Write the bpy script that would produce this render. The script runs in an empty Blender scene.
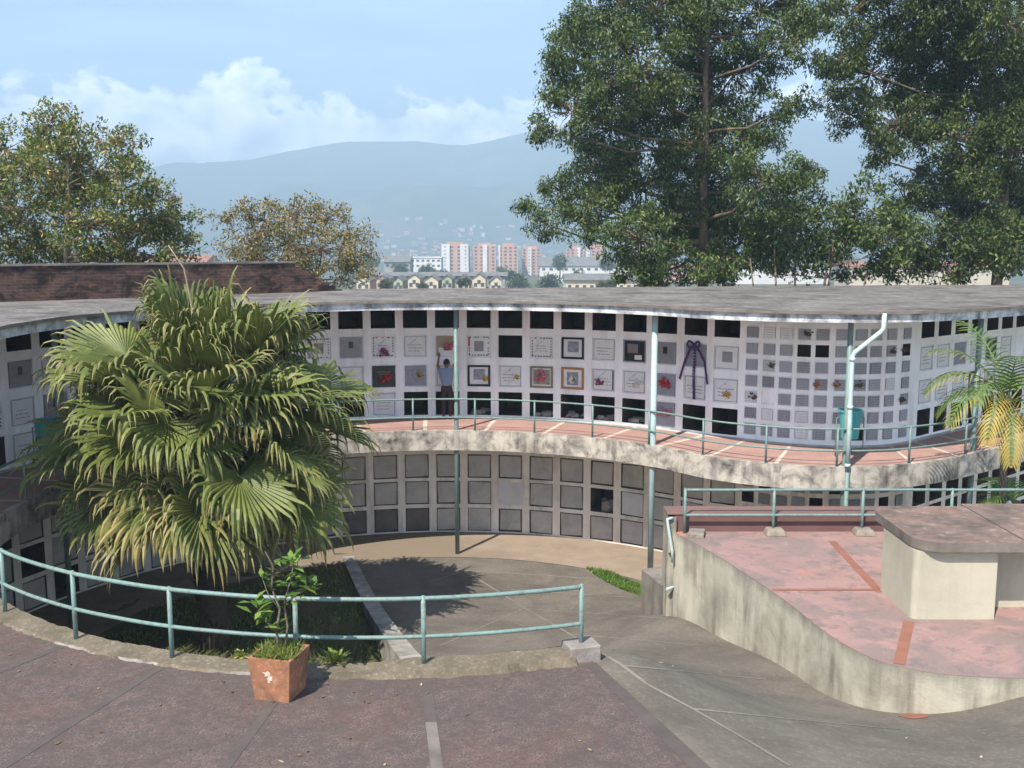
import bpy, bmesh, math, random
import numpy as np
from mathutils import Vector, Matrix, noise as mnoise

R = math.radians
random.seed(7)
rng = np.random.default_rng(11)
scene = bpy.context.scene
col = scene.collection
UP = Vector((0, 0, 1))
EYE = Vector((0.0, 0.0, 5.0))
PITCH = R(7.75)
FPX = 1000.0

# ------------------------------------------------------------------ helpers
def ray(px, py):
    u = (px - 512) / FPX; v = (384 - py) / FPX
    return Vector((u, math.cos(PITCH) + v * math.sin(PITCH), -math.sin(PITCH) + v * math.cos(PITCH)))
def at_z(px, py, z):
    d = ray(px, py); return EYE + d * ((z - EYE.z) / d.z)
def at_y(px, py, y):
    d = ray(px, py); return EYE + d * (y / d.y)
def proj_x(p):
    dz = p[2] - EYE.z
    return 512 + FPX * p[0] / (p[1] * math.cos(PITCH) - dz * math.sin(PITCH))

def tag(o, label=None, cat=None, group=None, kind=None):
    if label: o['label'] = label
    if cat: o['category'] = cat
    if group: o['group'] = group
    if kind: o['kind'] = kind
    return o
def thing(name, label, cat, loc=(0, 0, 0), rz=0.0, group=None):
    o = bpy.data.objects.new(name, None); col.objects.link(o)
    o.location = loc; o.rotation_euler = (0, 0, rz); o.empty_display_size = 0.2
    return tag(o, label, cat, group)
def origin_of(o):
    p = Vector((0, 0, 0))
    while o is not None:
        p += o.location; o = o.parent
    return p
def link_mesh(name, me, parent=None):
    o = bpy.data.objects.new(name, me); col.objects.link(o)
    if parent is not None: o.parent = parent
    return o
def copy_tree(o, parent=None):
    c = o.copy(); col.objects.link(c); c.parent = parent
    for ch in list(o.children): copy_tree(ch, c)
    return c

class MB:
    """collects vertices and faces (world or local coordinates) for ONE mesh object"""
    def __init__(s): s.v = []; s.f = []; s.m = []; s.sm = []
    def add(s, vs, fs, mi=0, smooth=False):
        n = len(s.v); s.v += [tuple(p) for p in vs]
        for f in fs: s.f.append(tuple(n + i for i in f)); s.m.append(mi); s.sm.append(smooth)
    def quad(s, a, b, c, d, mi=0, smooth=False): s.add((a, b, c, d), ((0, 1, 2, 3),), mi, smooth)
    def obox(s, c, ax, ay, az, mi=0, taper=1.0):
        c = Vector(c); P = []
        for k in (-1, 1):
            q = taper if k > 0 else 1.0
            for (i, j) in ((-1, -1), (1, -1), (1, 1), (-1, 1)): P.append(c + ax * i * q + ay * j * q + az * k)
        s.add(P, ((0, 3, 2, 1), (4, 5, 6, 7), (0, 1, 5, 4), (1, 2, 6, 5), (2, 3, 7, 6), (3, 0, 4, 7)), mi)
    def box(s, x0, x1, y0, y1, z0, z1, mi=0):
        s.obox(((x0 + x1) / 2, (y0 + y1) / 2, (z0 + z1) / 2), Vector(((x1 - x0) / 2, 0, 0)), Vector((0, (y1 - y0) / 2, 0)), Vector((0, 0, (z1 - z0) / 2)), mi)
    def tube(s, pts, rad, n=8, mi=0, caps=True):
        pts = [Vector(p) for p in pts]
        if not isinstance(rad, (list, tuple)): rad = [rad] * len(pts)
        ref = None; rings = []
        for i, p in enumerate(pts):
            t = (pts[min(i + 1, len(pts) - 1)] - pts[max(i - 1, 0)])
            t = t.normalized() if t.length > 1e-9 else UP.copy()
            if ref is None:
                ref = t.cross(UP) if abs(t.z) < 0.9 else t.cross(Vector((1, 0, 0)))
            ref = (ref - t * ref.dot(t))
            ref = ref.normalized() if ref.length > 1e-6 else t.orthogonal().normalized()
            b = t.cross(ref)
            rings.append([p + (ref * math.cos(2 * math.pi * k / n) + b * math.sin(2 * math.pi * k / n)) * rad[i] for k in range(n)])
        base = len(s.v)
        for r in rings: s.v += [tuple(q) for q in r]
        for i in range(len(rings) - 1):
            for k in range(n):
                a = base + i * n + k; b2 = base + i * n + (k + 1) % n
                s.f.append((a, b2, b2 + n, a + n)); s.m.append(mi); s.sm.append(True)
        if caps:
            s.f.append(tuple(base + k for k in range(n))[::-1]); s.m.append(mi); s.sm.append(False)
            e = base + (len(rings) - 1) * n
            s.f.append(tuple(e + k for k in range(n))); s.m.append(mi); s.sm.append(False)
    def ball(s, c, r, mi=0, nu=8, nv=5, sz=1.0):
        c = Vector(c); vs = [c + UP * r * sz]; fs = []
        for j in range(1, nv):
            th = math.pi * j / nv
            for i in range(nu):
                ph = 2 * math.pi * i / nu
                vs.append(c + Vector((r * math.sin(th) * math.cos(ph), r * math.sin(th) * math.sin(ph), r * sz * math.cos(th))))
        vs.append(c - UP * r * sz); L = len(vs) - 1
        for i in range(nu):
            fs.append((0, 1 + i, 1 + (i + 1) % nu))
            fs.append((L, L - nu + (i + 1) % nu, L - nu + i))
        for j in range(nv - 2):
            for i in range(nu):
                a = 1 + j * nu + i; b = 1 + j * nu + (i + 1) % nu
                fs.append((a, a + nu, b + nu, b))
        s.add(vs, fs, mi, True)
    def prism(s, poly, z0, z1, mi=0, mside=None):
        n = len(poly)
        vs = [(p[0], p[1], z0) for p in poly] + [(p[0], p[1], z1) for p in poly]
        s.add(vs, [tuple(range(n, 2 * n))], mi)
        s.add(vs, [tuple(range(n))[::-1]] + [(i, (i + 1) % n, n + (i + 1) % n, n + i) for i in range(n)], mi if mside is None else mside)
    def build(s, name, mats, parent=None, local=False, bevel=0.0):
        off = Vector((0, 0, 0)) if (parent is None or local) else origin_of(parent)
        me = bpy.data.meshes.new(name)
        me.from_pydata([(p[0] - off.x, p[1] - off.y, p[2] - off.z) for p in s.v], [], s.f)
        if not isinstance(mats, (list, tuple)): mats = [mats]
        for m in mats: me.materials.append(m)
        me.polygons.foreach_set('material_index', s.m)
        me.polygons.foreach_set('use_smooth', s.sm)
        me.update()
        o = link_mesh(name, me, parent)
        if bevel:
            b = o.modifiers.new('bevel', 'BEVEL'); b.width = bevel; b.segments = 2; b.limit_method = 'ANGLE'; b.angle_limit = R(40)
        return o

def fast_quads(name, V, mat, parent=None, attr=None, smooth=False):
    """V: (n,4,3) numpy array of separate quads (parent offset already subtracted by caller)"""
    n = V.shape[0]
    me = bpy.data.meshes.new(name)
    me.vertices.add(n * 4); me.vertices.foreach_set('co', V.reshape(-1).astype(np.float32))
    me.loops.add(n * 4); me.loops.foreach_set('vertex_index', np.arange(n * 4, dtype=np.int32))
    me.polygons.add(n); me.polygons.foreach_set('loop_start', np.arange(0, n * 4, 4, dtype=np.int32))
    me.polygons.foreach_set('loop_total', np.full(n, 4, dtype=np.int32))
    if attr is not None:
        for k, a in attr.items():
            at = me.attributes.new(k, 'FLOAT', 'POINT'); at.data.foreach_set('value', a.astype(np.float32))
    me.materials.append(mat); me.update(calc_edges=True); me.validate()
    return link_mesh(name, me, parent)

# ------------------------------------------------------------------ materials
def new_mat(name):
    m = bpy.data.materials.new(name); m.use_nodes = True
    nt = m.node_tree
    for n in list(nt.nodes): nt.nodes.remove(n)
    out = nt.nodes.new('ShaderNodeOutputMaterial')
    return m, nt, out
def N(nt, typ, **kw):
    n = nt.nodes.new(typ)
    for k, v in kw.items():
        if k in n.inputs: n.inputs[k].default_value = v
        else: setattr(n, k, v)
    return n
def c4(c): return (c[0], c[1], c[2], 1.0)
def noise_tex(nt, vec, scale, detail=5, rough=0.55, dist=0.0):
    n = N(nt, 'ShaderNodeTexNoise'); n.inputs['Scale'].default_value = scale
    n.inputs['Detail'].default_value = detail; n.inputs['Roughness'].default_value = rough
    n.inputs['Distortion'].default_value = dist
    nt.links.new(vec, n.inputs['Vector']); return n.outputs['Fac']
def ramp(nt, fac, stops):
    r = N(nt, 'ShaderNodeValToRGB'); e = r.color_ramp.elements
    while len(e) < len(stops): e.new(0.5)
    for k, (p, c) in enumerate(stops):
        e[k].position = p; e[k].color = c4(c) if not isinstance(c, float) else (c, c, c, 1)
    nt.links.new(fac, r.inputs['Fac']); return r.outputs['Color']
def mixc(nt, fac, a, b, mode='MIX'):
    m = N(nt, 'ShaderNodeMix', data_type='RGBA', blend_type=mode)
    for inp, v in ((0, fac), (6, a), (7, b)):
        if isinstance(v, (float, int)): m.inputs[inp].default_value = v
        elif isinstance(v, tuple): m.inputs[inp].default_value = c4(v)
        else: nt.links.new(v, m.inputs[inp])
    return m.outputs[2]
def coords(nt, scale=(1, 1, 1)):
    t = N(nt, 'ShaderNodeNewGeometry'); mp = N(nt, 'ShaderNodeMapping')
    mp.inputs['Scale'].default_value = scale
    nt.links.new(t.outputs['Position'], mp.inputs['Vector']); return mp.outputs['Vector']

def surf(name, a, b, scale=2.0, rough=0.85, stain=None, stain_amt=0.5, streak=None, streak_amt=0.5, streak_scale=3.0,
         speck=None, speck_scale=30, speck_amt=0.4, bump=0.3, bump_scale=25, spec=0.25, stain_scale=0.7, metallic=0.0):
    """weathered surface: two base colours, optional blotchy stain, vertical streaks and fine specks"""
    m, nt, out = new_mat(name)
    p = N(nt, 'ShaderNodeBsdfPrincipled'); nt.links.new(p.outputs[0], out.inputs[0])
    v = coords(nt)
    c = mixc(nt, ramp(nt, noise_tex(nt, v, scale, 6, 0.6), [(0.35, 0.0), (0.65, 1.0)]), a, b)
    if speck is not None:
        c = mixc(nt, ramp(nt, noise_tex(nt, v, speck_scale, 3, 0.6), [(0.52, 0.0), (0.68, float(speck_amt))]), c, speck)
    if stain is not None:
        c = mixc(nt, ramp(nt, noise_tex(nt, v, stain_scale, 7, 0.68, 0.4), [(0.45, 0.0), (0.68, float(stain_amt))]), c, stain)
    if streak is not None:
        vs = coords(nt, (1, 1, 0.09))
        f1 = ramp(nt, noise_tex(nt, vs, streak_scale, 6, 0.65), [(0.47, 0.0), (0.68, float(streak_amt))])
        f2 = ramp(nt, noise_tex(nt, v, streak_scale * 0.35, 4, 0.6), [(0.35, 0.15), (0.6, 1.0)])
        f3 = N(nt, 'ShaderNodeMath', operation='MULTIPLY'); nt.links.new(f1, f3.inputs[0]); nt.links.new(f2, f3.inputs[1])
        c = mixc(nt, f3.outputs[0], c, streak)
    nt.links.new(c, p.inputs['Base Color'])
    p.inputs['Roughness'].default_value = rough; p.inputs['Metallic'].default_value = metallic
    p.inputs['Specular IOR Level'].default_value = spec
    if bump:
        bn = N(nt, 'ShaderNodeBump'); bn.inputs['Strength'].default_value = bump; bn.inputs['Distance'].default_value = 0.02
        nt.links.new(noise_tex(nt, v, bump_scale, 5, 0.65), bn.inputs['Height']); nt.links.new(bn.outputs[0], p.inputs['Normal'])
    return m

def leaf_mat(name, stops, trans=0.3, rough=0.5, spec=0.35):
    m, nt, out = new_mat(name)
    p = N(nt, 'ShaderNodeBsdfPrincipled'); t = N(nt, 'ShaderNodeBsdfTranslucent'); mx = N(nt, 'ShaderNodeMixShader')
    g = N(nt, 'ShaderNodeNewGeometry')
    c = ramp(nt, g.outputs['Random Per Island'], stops)
    big = ramp(nt, noise_tex(nt, coords(nt), 0.6, 3), [(0.3, (0.75, 0.78, 0.8)), (0.7, (1.2, 1.15, 1.0))])
    c = mixc(nt, 1.0, c, big, 'MULTIPLY')
    nt.links.new(c, p.inputs['Base Color']); nt.links.new(c, t.inputs['Color'])
    p.inputs['Roughness'].default_value = rough; p.inputs['Specular IOR Level'].default_value = spec
    mx.inputs[0].default_value = trans
    nt.links.new(p.outputs[0], mx.inputs[1]); nt.links.new(t.outputs[0], mx.inputs[2]); nt.links.new(mx.outputs[0], out.inputs[0])
    return m

def frond_mat(name, base1, base2, tip, trans=0.22):
    m, nt, out = new_mat(name)
    p = N(nt, 'ShaderNodeBsdfPrincipled'); t = N(nt, 'ShaderNodeBsdfTranslucent'); mx = N(nt, 'ShaderNodeMixShader')
    a = N(nt, 'ShaderNodeAttribute', attribute_name='tip'); g = N(nt, 'ShaderNodeAttribute', attribute_name='age')
    c = mixc(nt, ramp(nt, noise_tex(nt, coords(nt), 2.2, 4), [(0.35, 0.0), (0.65, 1.0)]), base1, base2)
    # old leaves turn straw-coloured from the tip inwards
    s = N(nt, 'ShaderNodeMath', operation='MULTIPLY_ADD'); nt.links.new(g.outputs['Fac'], s.inputs[0]); s.inputs[1].default_value = 0.9; nt.links.new(a.outputs['Fac'], s.inputs[2])
    f = ramp(nt, s.outputs[0], [(0.80, 0.0), (1.0, 0.30)])
    s2 = N(nt, 'ShaderNodeMath', operation='MULTIPLY'); nt.links.new(f, s2.inputs[0]); s2.inputs[1].default_value = 1.0
    f2 = ramp(nt, s.outputs[0], [(0.9, 0.0), (1.0, 1.0)])
    s3 = N(nt, 'ShaderNodeMath', operation='MULTIPLY'); nt.links.new(g.outputs['Fac'], s3.inputs[0]); nt.links.new(f2, s3.inputs[1])
    s4 = N(nt, 'ShaderNodeMath', operation='ADD', use_clamp=True); nt.links.new(s2.outputs[0], s4.inputs[0]); nt.links.new(s3.outputs[0], s4.inputs[1])
    c = mixc(nt, s4.outputs[0], c, tip)
    nt.links.new(c, p.inputs['Base Color']); nt.links.new(c, t.inputs['Color'])
    p.inputs['Roughness'].default_value = 0.5; p.inputs['Specular IOR Level'].default_value = 0.32
    mx.inputs[0].default_value = trans
    nt.links.new(p.outputs[0], mx.inputs[1]); nt.links.new(t.outputs[0], mx.inputs[2]); nt.links.new(mx.outputs[0], out.inputs[0])
    return m

def paving_mat():
    m, nt, out = new_mat('terrace_paving')
    p = N(nt, 'ShaderNodeBsdfPrincipled'); nt.links.new(p.outputs[0], out.inputs[0])
    v = coords(nt)
    wob = N(nt, 'ShaderNodeTexNoise'); wob.inputs['Scale'].default_value = 9; nt.links.new(v, wob.inputs['Vector'])
    vv = N(nt, 'ShaderNodeMix', data_type='VECTOR'); vv.inputs[0].default_value = 0.035
    nt.links.new(v, vv.inputs[4]); nt.links.new(wob.outputs['Color'], vv.inputs[5])
    vo = N(nt, 'ShaderNodeTexVoronoi', feature='DISTANCE_TO_EDGE'); vo.inputs['Scale'].default_value = 27
    nt.links.new(vv.outputs[1], vo.inputs['Vector'])
    vc = N(nt, 'ShaderNodeTexVoronoi', feature='F1'); vc.inputs['Scale'].default_value = 27
    nt.links.new(vv.outputs[1], vc.inputs['Vector'])
    sep = N(nt, 'ShaderNodeSeparateColor'); nt.links.new(vc.outputs['Color'], sep.inputs[0])
    stone = ramp(nt, sep.outputs[0], [(0.0, (0.080, 0.061, 0.056)), (0.5, (0.093, 0.070, 0.064)), (0.85, (0.110, 0.077, 0.069)), (1.0, (0.133, 0.084, 0.070))])
    redz = ramp(nt, noise_tex(nt, v, 0.5, 6, 0.65, 0.5), [(0.50, 0.0), (0.68, 0.65)])
    stone = mixc(nt, redz, stone, mixc(nt, sep.outputs[1], (0.101, 0.052, 0.043), (0.162, 0.081, 0.063)))
    dirt = ramp(nt, noise_tex(nt, v, 0.9, 8, 0.72), [(0.36, 0.0), (0.66, 0.8)])
    stone = mixc(nt, dirt, stone, (0.075, 0.060, 0.054))
    vein = ramp(nt, vo.outputs['Distance'], [(0.02, 1.0), (0.09, 0.0)])
    wear = ramp(nt, noise_tex(nt, v, 3.5, 7, 0.8), [(0.45, 0.0), (0.62, 0.55)])
    vf = N(nt, 'ShaderNodeMath', operation='MULTIPLY'); nt.links.new(vein, vf.inputs[0]); nt.links.new(wear, vf.inputs[1])
    c = mixc(nt, vf.outputs[0], stone, (0.251, 0.202, 0.185))
    chips = ramp(nt, noise_tex(nt, v, 38, 3, 0.7), [(0.63, 0.0), (0.70, 0.5)])
    c = mixc(nt, chips, c, (0.292, 0.236, 0.214))
    nt.links.new(c, p.inputs['Base Color']); p.inputs['Roughness'].default_value = 0.8; p.inputs['Specular IOR Level'].default_value = 0.2
    bn = N(nt, 'ShaderNodeBump'); bn.inputs['Strength'].default_value = 0.5; bn.inputs['Distance'].default_value = 0.01
    nt.links.new(noise_tex(nt, v, 30, 5, 0.7), bn.inputs['Height']); nt.links.new(bn.outputs[0], p.inputs['Normal'])
    return m

def brick_mat():
    m, nt, out = new_mat('old_brick')
    p = N(nt, 'ShaderNodeBsdfPrincipled'); nt.links.new(p.outputs[0], out.inputs[0])
    tc = N(nt, 'ShaderNodeTexCoord'); sp = N(nt, 'ShaderNodeSeparateXYZ'); nt.links.new(tc.outputs['Object'], sp.inputs[0])
    cm = N(nt, 'ShaderNodeCombineXYZ'); ad = N(nt, 'ShaderNodeMath', operation='MULTIPLY'); ad.inputs[1].default_value = 1.33
    nt.links.new(sp.outputs[0], ad.inputs[0]); nt.links.new(ad.outputs[0], cm.inputs[0]); nt.links.new(sp.outputs[2], cm.inputs[1])
    b = N(nt, 'ShaderNodeTexBrick'); b.inputs['Scale'].default_value = 1.0
    b.inputs['Brick Width'].default_value = 0.26; b.inputs['Row Height'].default_value = 0.085; b.inputs['Mortar Size'].default_value = 0.012
    b.inputs['Color1'].default_value = (0.11, 0.058, 0.042, 1); b.inputs['Color2'].default_value = (0.075, 0.043, 0.036, 1); b.inputs['Mortar'].default_value = (0.10, 0.08, 0.07, 1)
    nt.links.new(cm.outputs[0], b.inputs['Vector'])
    v = coords(nt, (0.8, 0.8, 1.5))
    mould = ramp(nt, noise_tex(nt, v, 1.5, 8, 0.7, 0.6), [(0.42, 0.95), (0.56, 0.0)])
    c = mixc(nt, mould, b.outputs['Color'], (0.022, 0.018, 0.017))
    red = ramp(nt, noise_tex(nt, v, 3.6, 6, 0.65), [(0.55, 0.0), (0.64, 0.65)])
    c = mixc(nt, red, c, (0.20, 0.095, 0.06))
    nt.links.new(c, p.inputs['Base Color']); p.inputs['Roughness'].default_value = 0.9; p.inputs['Specular IOR Level'].default_value = 0.15
    bn = N(nt, 'ShaderNodeBump'); bn.inputs['Strength'].default_value = 0.6; bn.inputs['Distance'].default_value = 0.02
    nt.links.new(b.outputs['Fac'], bn.inputs['Height']); bn.invert = True; nt.links.new(bn.outputs[0], p.inputs['Normal'])
    return m

def lettered_mat(name, ground, ink):
    """small stone slab with rows of fine engraving"""
    m, nt, out = new_mat(name)
    p = N(nt, 'ShaderNodeBsdfPrincipled'); nt.links.new(p.outputs[0], out.inputs[0])
    tc = N(nt, 'ShaderNodeTexCoord'); oi = N(nt, 'ShaderNodeObjectInfo')
    mp = N(nt, 'ShaderNodeMapping'); mp.inputs['Scale'].default_value = (26, 26, 1); nt.links.new(tc.outputs['Object'], mp.inputs['Vector'])
    sp = N(nt, 'ShaderNodeSeparateXYZ'); nt.links.new(tc.outputs['Object'], sp.inputs[0])
    w = N(nt, 'ShaderNodeMath', operation='SINE'); mu = N(nt, 'ShaderNodeMath', operation='MULTIPLY'); mu.inputs[1].default_value = 100.0
    nt.links.new(sp.outputs[2], mu.inputs[0]); nt.links.new(mu.outputs[0], w.inputs[0])
    rows = ramp(nt, w.outputs[0], [(0.45, 0.0), (0.6, 1.0)])
    add = N(nt, 'ShaderNodeVectorMath', operation='ADD'); nt.links.new(mp.outputs[0], add.inputs[0]); nt.links.new(oi.outputs['Location'], add.inputs[1])
    ltr = ramp(nt, noise_tex(nt, add.outputs[0], 1.3, 2, 0.6), [(0.48, 0.0), (0.54, 0.7)])
    f = N(nt, 'ShaderNodeMath', operation='MULTIPLY'); nt.links.new(rows, f.inputs[0]); nt.links.new(ltr, f.inputs[1])
    g2 = mixc(nt, oi.outputs['Random'], tuple(x * 0.72 for x in ground), tuple(min(1, x * 1.2) for x in ground))
    nt.links.new(mixc(nt, f.outputs[0], g2, ink), p.inputs['Base Color'])
    p.inputs['Roughness'].default_value = 0.45
    return m

M = {}
M['wall_white'] = surf('white_limewash', (0.886, 0.880, 0.871), (0.837, 0.830, 0.832), 1.5, stain=(0.591, 0.550, 0.515), stain_amt=0.3, streak=(0.414, 0.380, 0.346), streak_amt=0.45, streak_scale=2.2, bump=0.15)
M['wall_low'] = surf('dirty_plaster', (0.918, 0.862, 0.781), (0.818, 0.762, 0.682), 1.2, stain=(0.470, 0.392, 0.319), stain_amt=0.5, streak=(0.246, 0.202, 0.165), streak_amt=0.6, streak_scale=2.5, bump=0.25)
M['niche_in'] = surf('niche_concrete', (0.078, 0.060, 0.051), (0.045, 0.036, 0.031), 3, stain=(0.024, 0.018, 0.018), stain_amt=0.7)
M['joint_dark'] = surf('open_joint', (0.17, 0.135, 0.115), (0.085, 0.065, 0.055), 2.5)
M['cement'] = surf('grey_cement_cover', (0.546, 0.520, 0.484), (0.462, 0.441, 0.411), 2, stain=(0.315, 0.294, 0.265), stain_amt=0.6, stain_scale=1.6, bump=0.2)
M['cement_dark'] = surf('dark_cement_cover', (0.20, 0.18, 0.165), (0.14, 0.125, 0.115), 2, stain=(0.09, 0.08, 0.07), stain_amt=0.6)
M['cement_pale'] = surf('pale_cement_cover', (0.66, 0.65, 0.65), (0.56, 0.55, 0.56), 2, bump=0.15)
M['slab_edge'] = surf('mouldy_concrete_edge', (0.50, 0.45, 0.38), (0.40, 0.355, 0.30), 1.4, stain=(0.06, 0.053, 0.048), stain_amt=1.0, stain_scale=2.2, streak=(0.08, 0.072, 0.064), streak_amt=0.9, streak_scale=4.0, bump=0.4)
M['soffit'] = surf('soffit_plaster', (0.72, 0.69, 0.66), (0.62, 0.59, 0.56), 1.0, stain=(0.4, 0.37, 0.34), stain_amt=0.5)
M['red_tile'] = surf('red_balcony_tile', (0.378, 0.225, 0.185), (0.310, 0.184, 0.157), 1.8, stain=(0.241, 0.171, 0.152), stain_amt=0.6, speck=(0.430, 0.306, 0.266), speck_scale=14, bump=0.15)
M['cream_joint'] = surf('cream_joint', (0.55, 0.48, 0.40), (0.46, 0.40, 0.33), 4)
M['roof_felt'] = surf('weathered_roof_felt', (0.187, 0.166, 0.154), (0.117, 0.104, 0.096), 0.8, stain=(0.055, 0.049, 0.045), stain_amt=0.95, stain_scale=1.0, speck=(0.312, 0.285, 0.262), speck_scale=5, speck_amt=0.6, bump=0.5, bump_scale=12)
M['fascia'] = surf('peeling_white_fascia', (0.66, 0.65, 0.65), (0.50, 0.50, 0.52), 2.4, stain=(0.09, 0.09, 0.095), stain_amt=1.0, stain_scale=2.4, streak=(0.16, 0.155, 0.155), streak_amt=0.8, streak_scale=5, bump=0.4)
M['drip_dark'] = surf('dark_drip_edge', (0.10, 0.095, 0.095), (0.06, 0.055, 0.055), 2, stain=(0.3, 0.28, 0.26), stain_amt=0.4)
M['teal'] = surf('teal_paint', (0.133, 0.211, 0.194), (0.159, 0.245, 0.228), 3, speck=(0.112, 0.073, 0.047), speck_scale=14, speck_amt=0.55, stain=(0.120, 0.142, 0.129), stain_amt=0.45, stain_scale=4, rough=0.5, spec=0.4, bump=0.08)
M['teal_pale'] = surf('faded_teal_paint', (0.37, 0.47, 0.47), (0.31, 0.41, 0.41), 3, stain=(0.25, 0.30, 0.28), stain_amt=0.5, stain_scale=3, rough=0.55, bump=0.08)
M['bin_teal'] = surf('turquoise_plastic', (0.05, 0.30, 0.30), (0.06, 0.34, 0.33), 2, rough=0.35, spec=0.5, bump=0.0)
M['pipe_white'] = surf('white_pipe', (0.46, 0.54, 0.53), (0.36, 0.45, 0.43), 3, rough=0.5, stain=(0.35, 0.36, 0.35), stain_amt=0.5, stain_scale=2.5, bump=0.05)
M['paving'] = paving_mat()
M['pave_joint'] = surf('dark_paving_joint', (0.072, 0.061, 0.055), (0.089, 0.074, 0.066), 4, stain=(0.115, 0.094, 0.083), stain_amt=0.5, stain_scale=1.3)
M['pave_joint_light'] = surf('pale_paving_joint', (0.152, 0.129, 0.113), (0.104, 0.090, 0.081), 4, stain=(0.218, 0.193, 0.171), stain_amt=0.5)
M['kerb'] = surf('kerb_concrete', (0.175, 0.14, 0.10), (0.125, 0.103, 0.072), 3, stain=(0.08, 0.07, 0.042), stain_amt=0.7, stain_scale=1.8, speck=(0.34, 0.30, 0.25), speck_scale=20, bump=0.6)
M['kerb_pale'] = surf('kerb_mortar', (0.29, 0.26, 0.235), (0.19, 0.168, 0.15), 4, stain=(0.12, 0.10, 0.09), stain_amt=0.85, stain_scale=2.6, bump=0.5)
M['ramp'] = surf('ramp_concrete', (0.157, 0.136, 0.110), (0.121, 0.104, 0.084), 0.8, stain=(0.073, 0.062, 0.050), stain_amt=0.75, stain_scale=0.55, speck=(0.222, 0.196, 0.169), speck_scale=16, speck_amt=0.6, streak=(0.081, 0.070, 0.060), streak_amt=0.5, streak_scale=1.4, bump=0.6)
M['ramp_joint'] = surf('ramp_joint', (0.234, 0.207, 0.172), (0.191, 0.168, 0.136), 3, stain=(0.140, 0.122, 0.099), stain_amt=0.9, stain_scale=1.2)
M['walk_beige'] = surf('beige_walkway', (0.290, 0.224, 0.170), (0.244, 0.188, 0.143), 1.2, stain=(0.168, 0.132, 0.101), stain_amt=0.6, bump=0.2)
def add_dirt(m, x_edge, dirt):
    nt = m.node_tree; p = [n for n in nt.nodes if n.type == 'BSDF_PRINCIPLED'][0]; old = p.inputs['Base Color'].links[0].from_socket
    v = coords(nt); sp = N(nt, 'ShaderNodeSeparateXYZ'); nt.links.new(v, sp.inputs[0])
    ma = N(nt, 'ShaderNodeMath', operation='MULTIPLY_ADD'); nt.links.new(noise_tex(nt, v, 0.9, 7, 0.65), ma.inputs[0]); ma.inputs[1].default_value = 3.2; nt.links.new(sp.outputs[0], ma.inputs[2])
    f = N(nt, 'ShaderNodeMapRange'); nt.links.new(ma.outputs[0], f.inputs[0]); f.inputs[1].default_value = x_edge + 1.25; f.inputs[2].default_value = x_edge + 1.95; f.inputs[3].default_value = 0.9; f.inputs[4].default_value = 0.0
    nt.links.new(mixc(nt, f.outputs[0], old, dirt), p.inputs['Base Color'])
add_dirt(M['walk_beige'], -1.35, (0.19, 0.15, 0.108))
M['walk_dirt'] = surf('dirt_walkway', (0.215, 0.165, 0.115), (0.16, 0.125, 0.09), 2, stain=(0.10, 0.085, 0.06), stain_amt=0.7, speck=(0.30, 0.24, 0.17), speck_scale=16, bump=0.5)
M['soil'] = surf('garden_soil', (0.101, 0.075, 0.045), (0.060, 0.056, 0.022), 1.5, stain=(0.038, 0.056, 0.015), stain_amt=0.9, stain_scale=0.9, bump=0.8, bump_scale=14)
M['garden_wall'] = surf('garden_wall_concrete', (0.36, 0.335, 0.30), (0.25, 0.23, 0.205), 2, stain=(0.10, 0.09, 0.08), stain_amt=0.85, stain_scale=1.3, bump=0.5)
M['plinth_wall'] = surf('streaked_plinth_wall', (0.47, 0.435, 0.345), (0.37, 0.345, 0.275), 1.4, stain=(0.20, 0.185, 0.15), stain_amt=0.75, stain_scale=1.1, streak=(0.145, 0.13, 0.105), streak_amt=0.9, streak_scale=3.2, bump=0.35)
def add_rim_stain(m, z_top, depth, colr, z_foot=None):
    nt = m.node_tree; p = [n for n in nt.nodes if n.type == 'BSDF_PRINCIPLED'][0]; old = p.inputs['Base Color'].links[0].from_socket
    v = coords(nt); sp = N(nt, 'ShaderNodeSeparateXYZ'); nt.links.new(v, sp.inputs[0])
    nn_ = noise_tex(nt, coords(nt, (1, 1, 0.12)), 2.6, 7, 0.7)
    ma = N(nt, 'ShaderNodeMath', operation='MULTIPLY_ADD'); nt.links.new(nn_, ma.inputs[0]); ma.inputs[1].default_value = depth * 3.2; nt.links.new(sp.outputs[2], ma.inputs[2])
    f = N(nt, 'ShaderNodeMapRange'); nt.links.new(ma.outputs[0], f.inputs[0]); f.inputs[1].default_value = z_top + depth * 0.75; f.inputs[2].default_value = z_top + depth * 1.9; f.inputs[3].default_value = 0.0; f.inputs[4].default_value = 0.85
    nt.links.new(mixc(nt, f.outputs[0], old, colr), p.inputs['Base Color'])
add_rim_stain(M['plinth_wall'], -0.5, 0.22, (0.165, 0.15, 0.125))
M['plinth_deck'] = None
M['maroon'] = surf('maroon_paint', (0.15, 0.078, 0.07), (0.125, 0.067, 0.061), 2, stain=(0.085, 0.062, 0.056), stain_amt=0.6, bump=0.2)
M['strip_red'] = surf('red_strip_paint', (0.28, 0.115, 0.075), (0.215, 0.095, 0.066), 3, stain=(0.18, 0.09, 0.065), stain_amt=0.6, stain_scale=2, bump=0.2)
M['parapet_top'] = surf('worn_maroon_top', (0.19, 0.10, 0.087), (0.145, 0.09, 0.08), 2, stain=(0.12, 0.105, 0.095), stain_amt=0.8, stain_scale=1.8, bump=0.4)
M['table_body'] = surf('cream_rendered_block', (0.444, 0.407, 0.314), (0.391, 0.359, 0.281), 1.2, stain=(0.284, 0.260, 0.204), stain_amt=0.5, streak=(0.230, 0.208, 0.163), streak_amt=0.4, streak_scale=2.5, bump=0.2)
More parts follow.
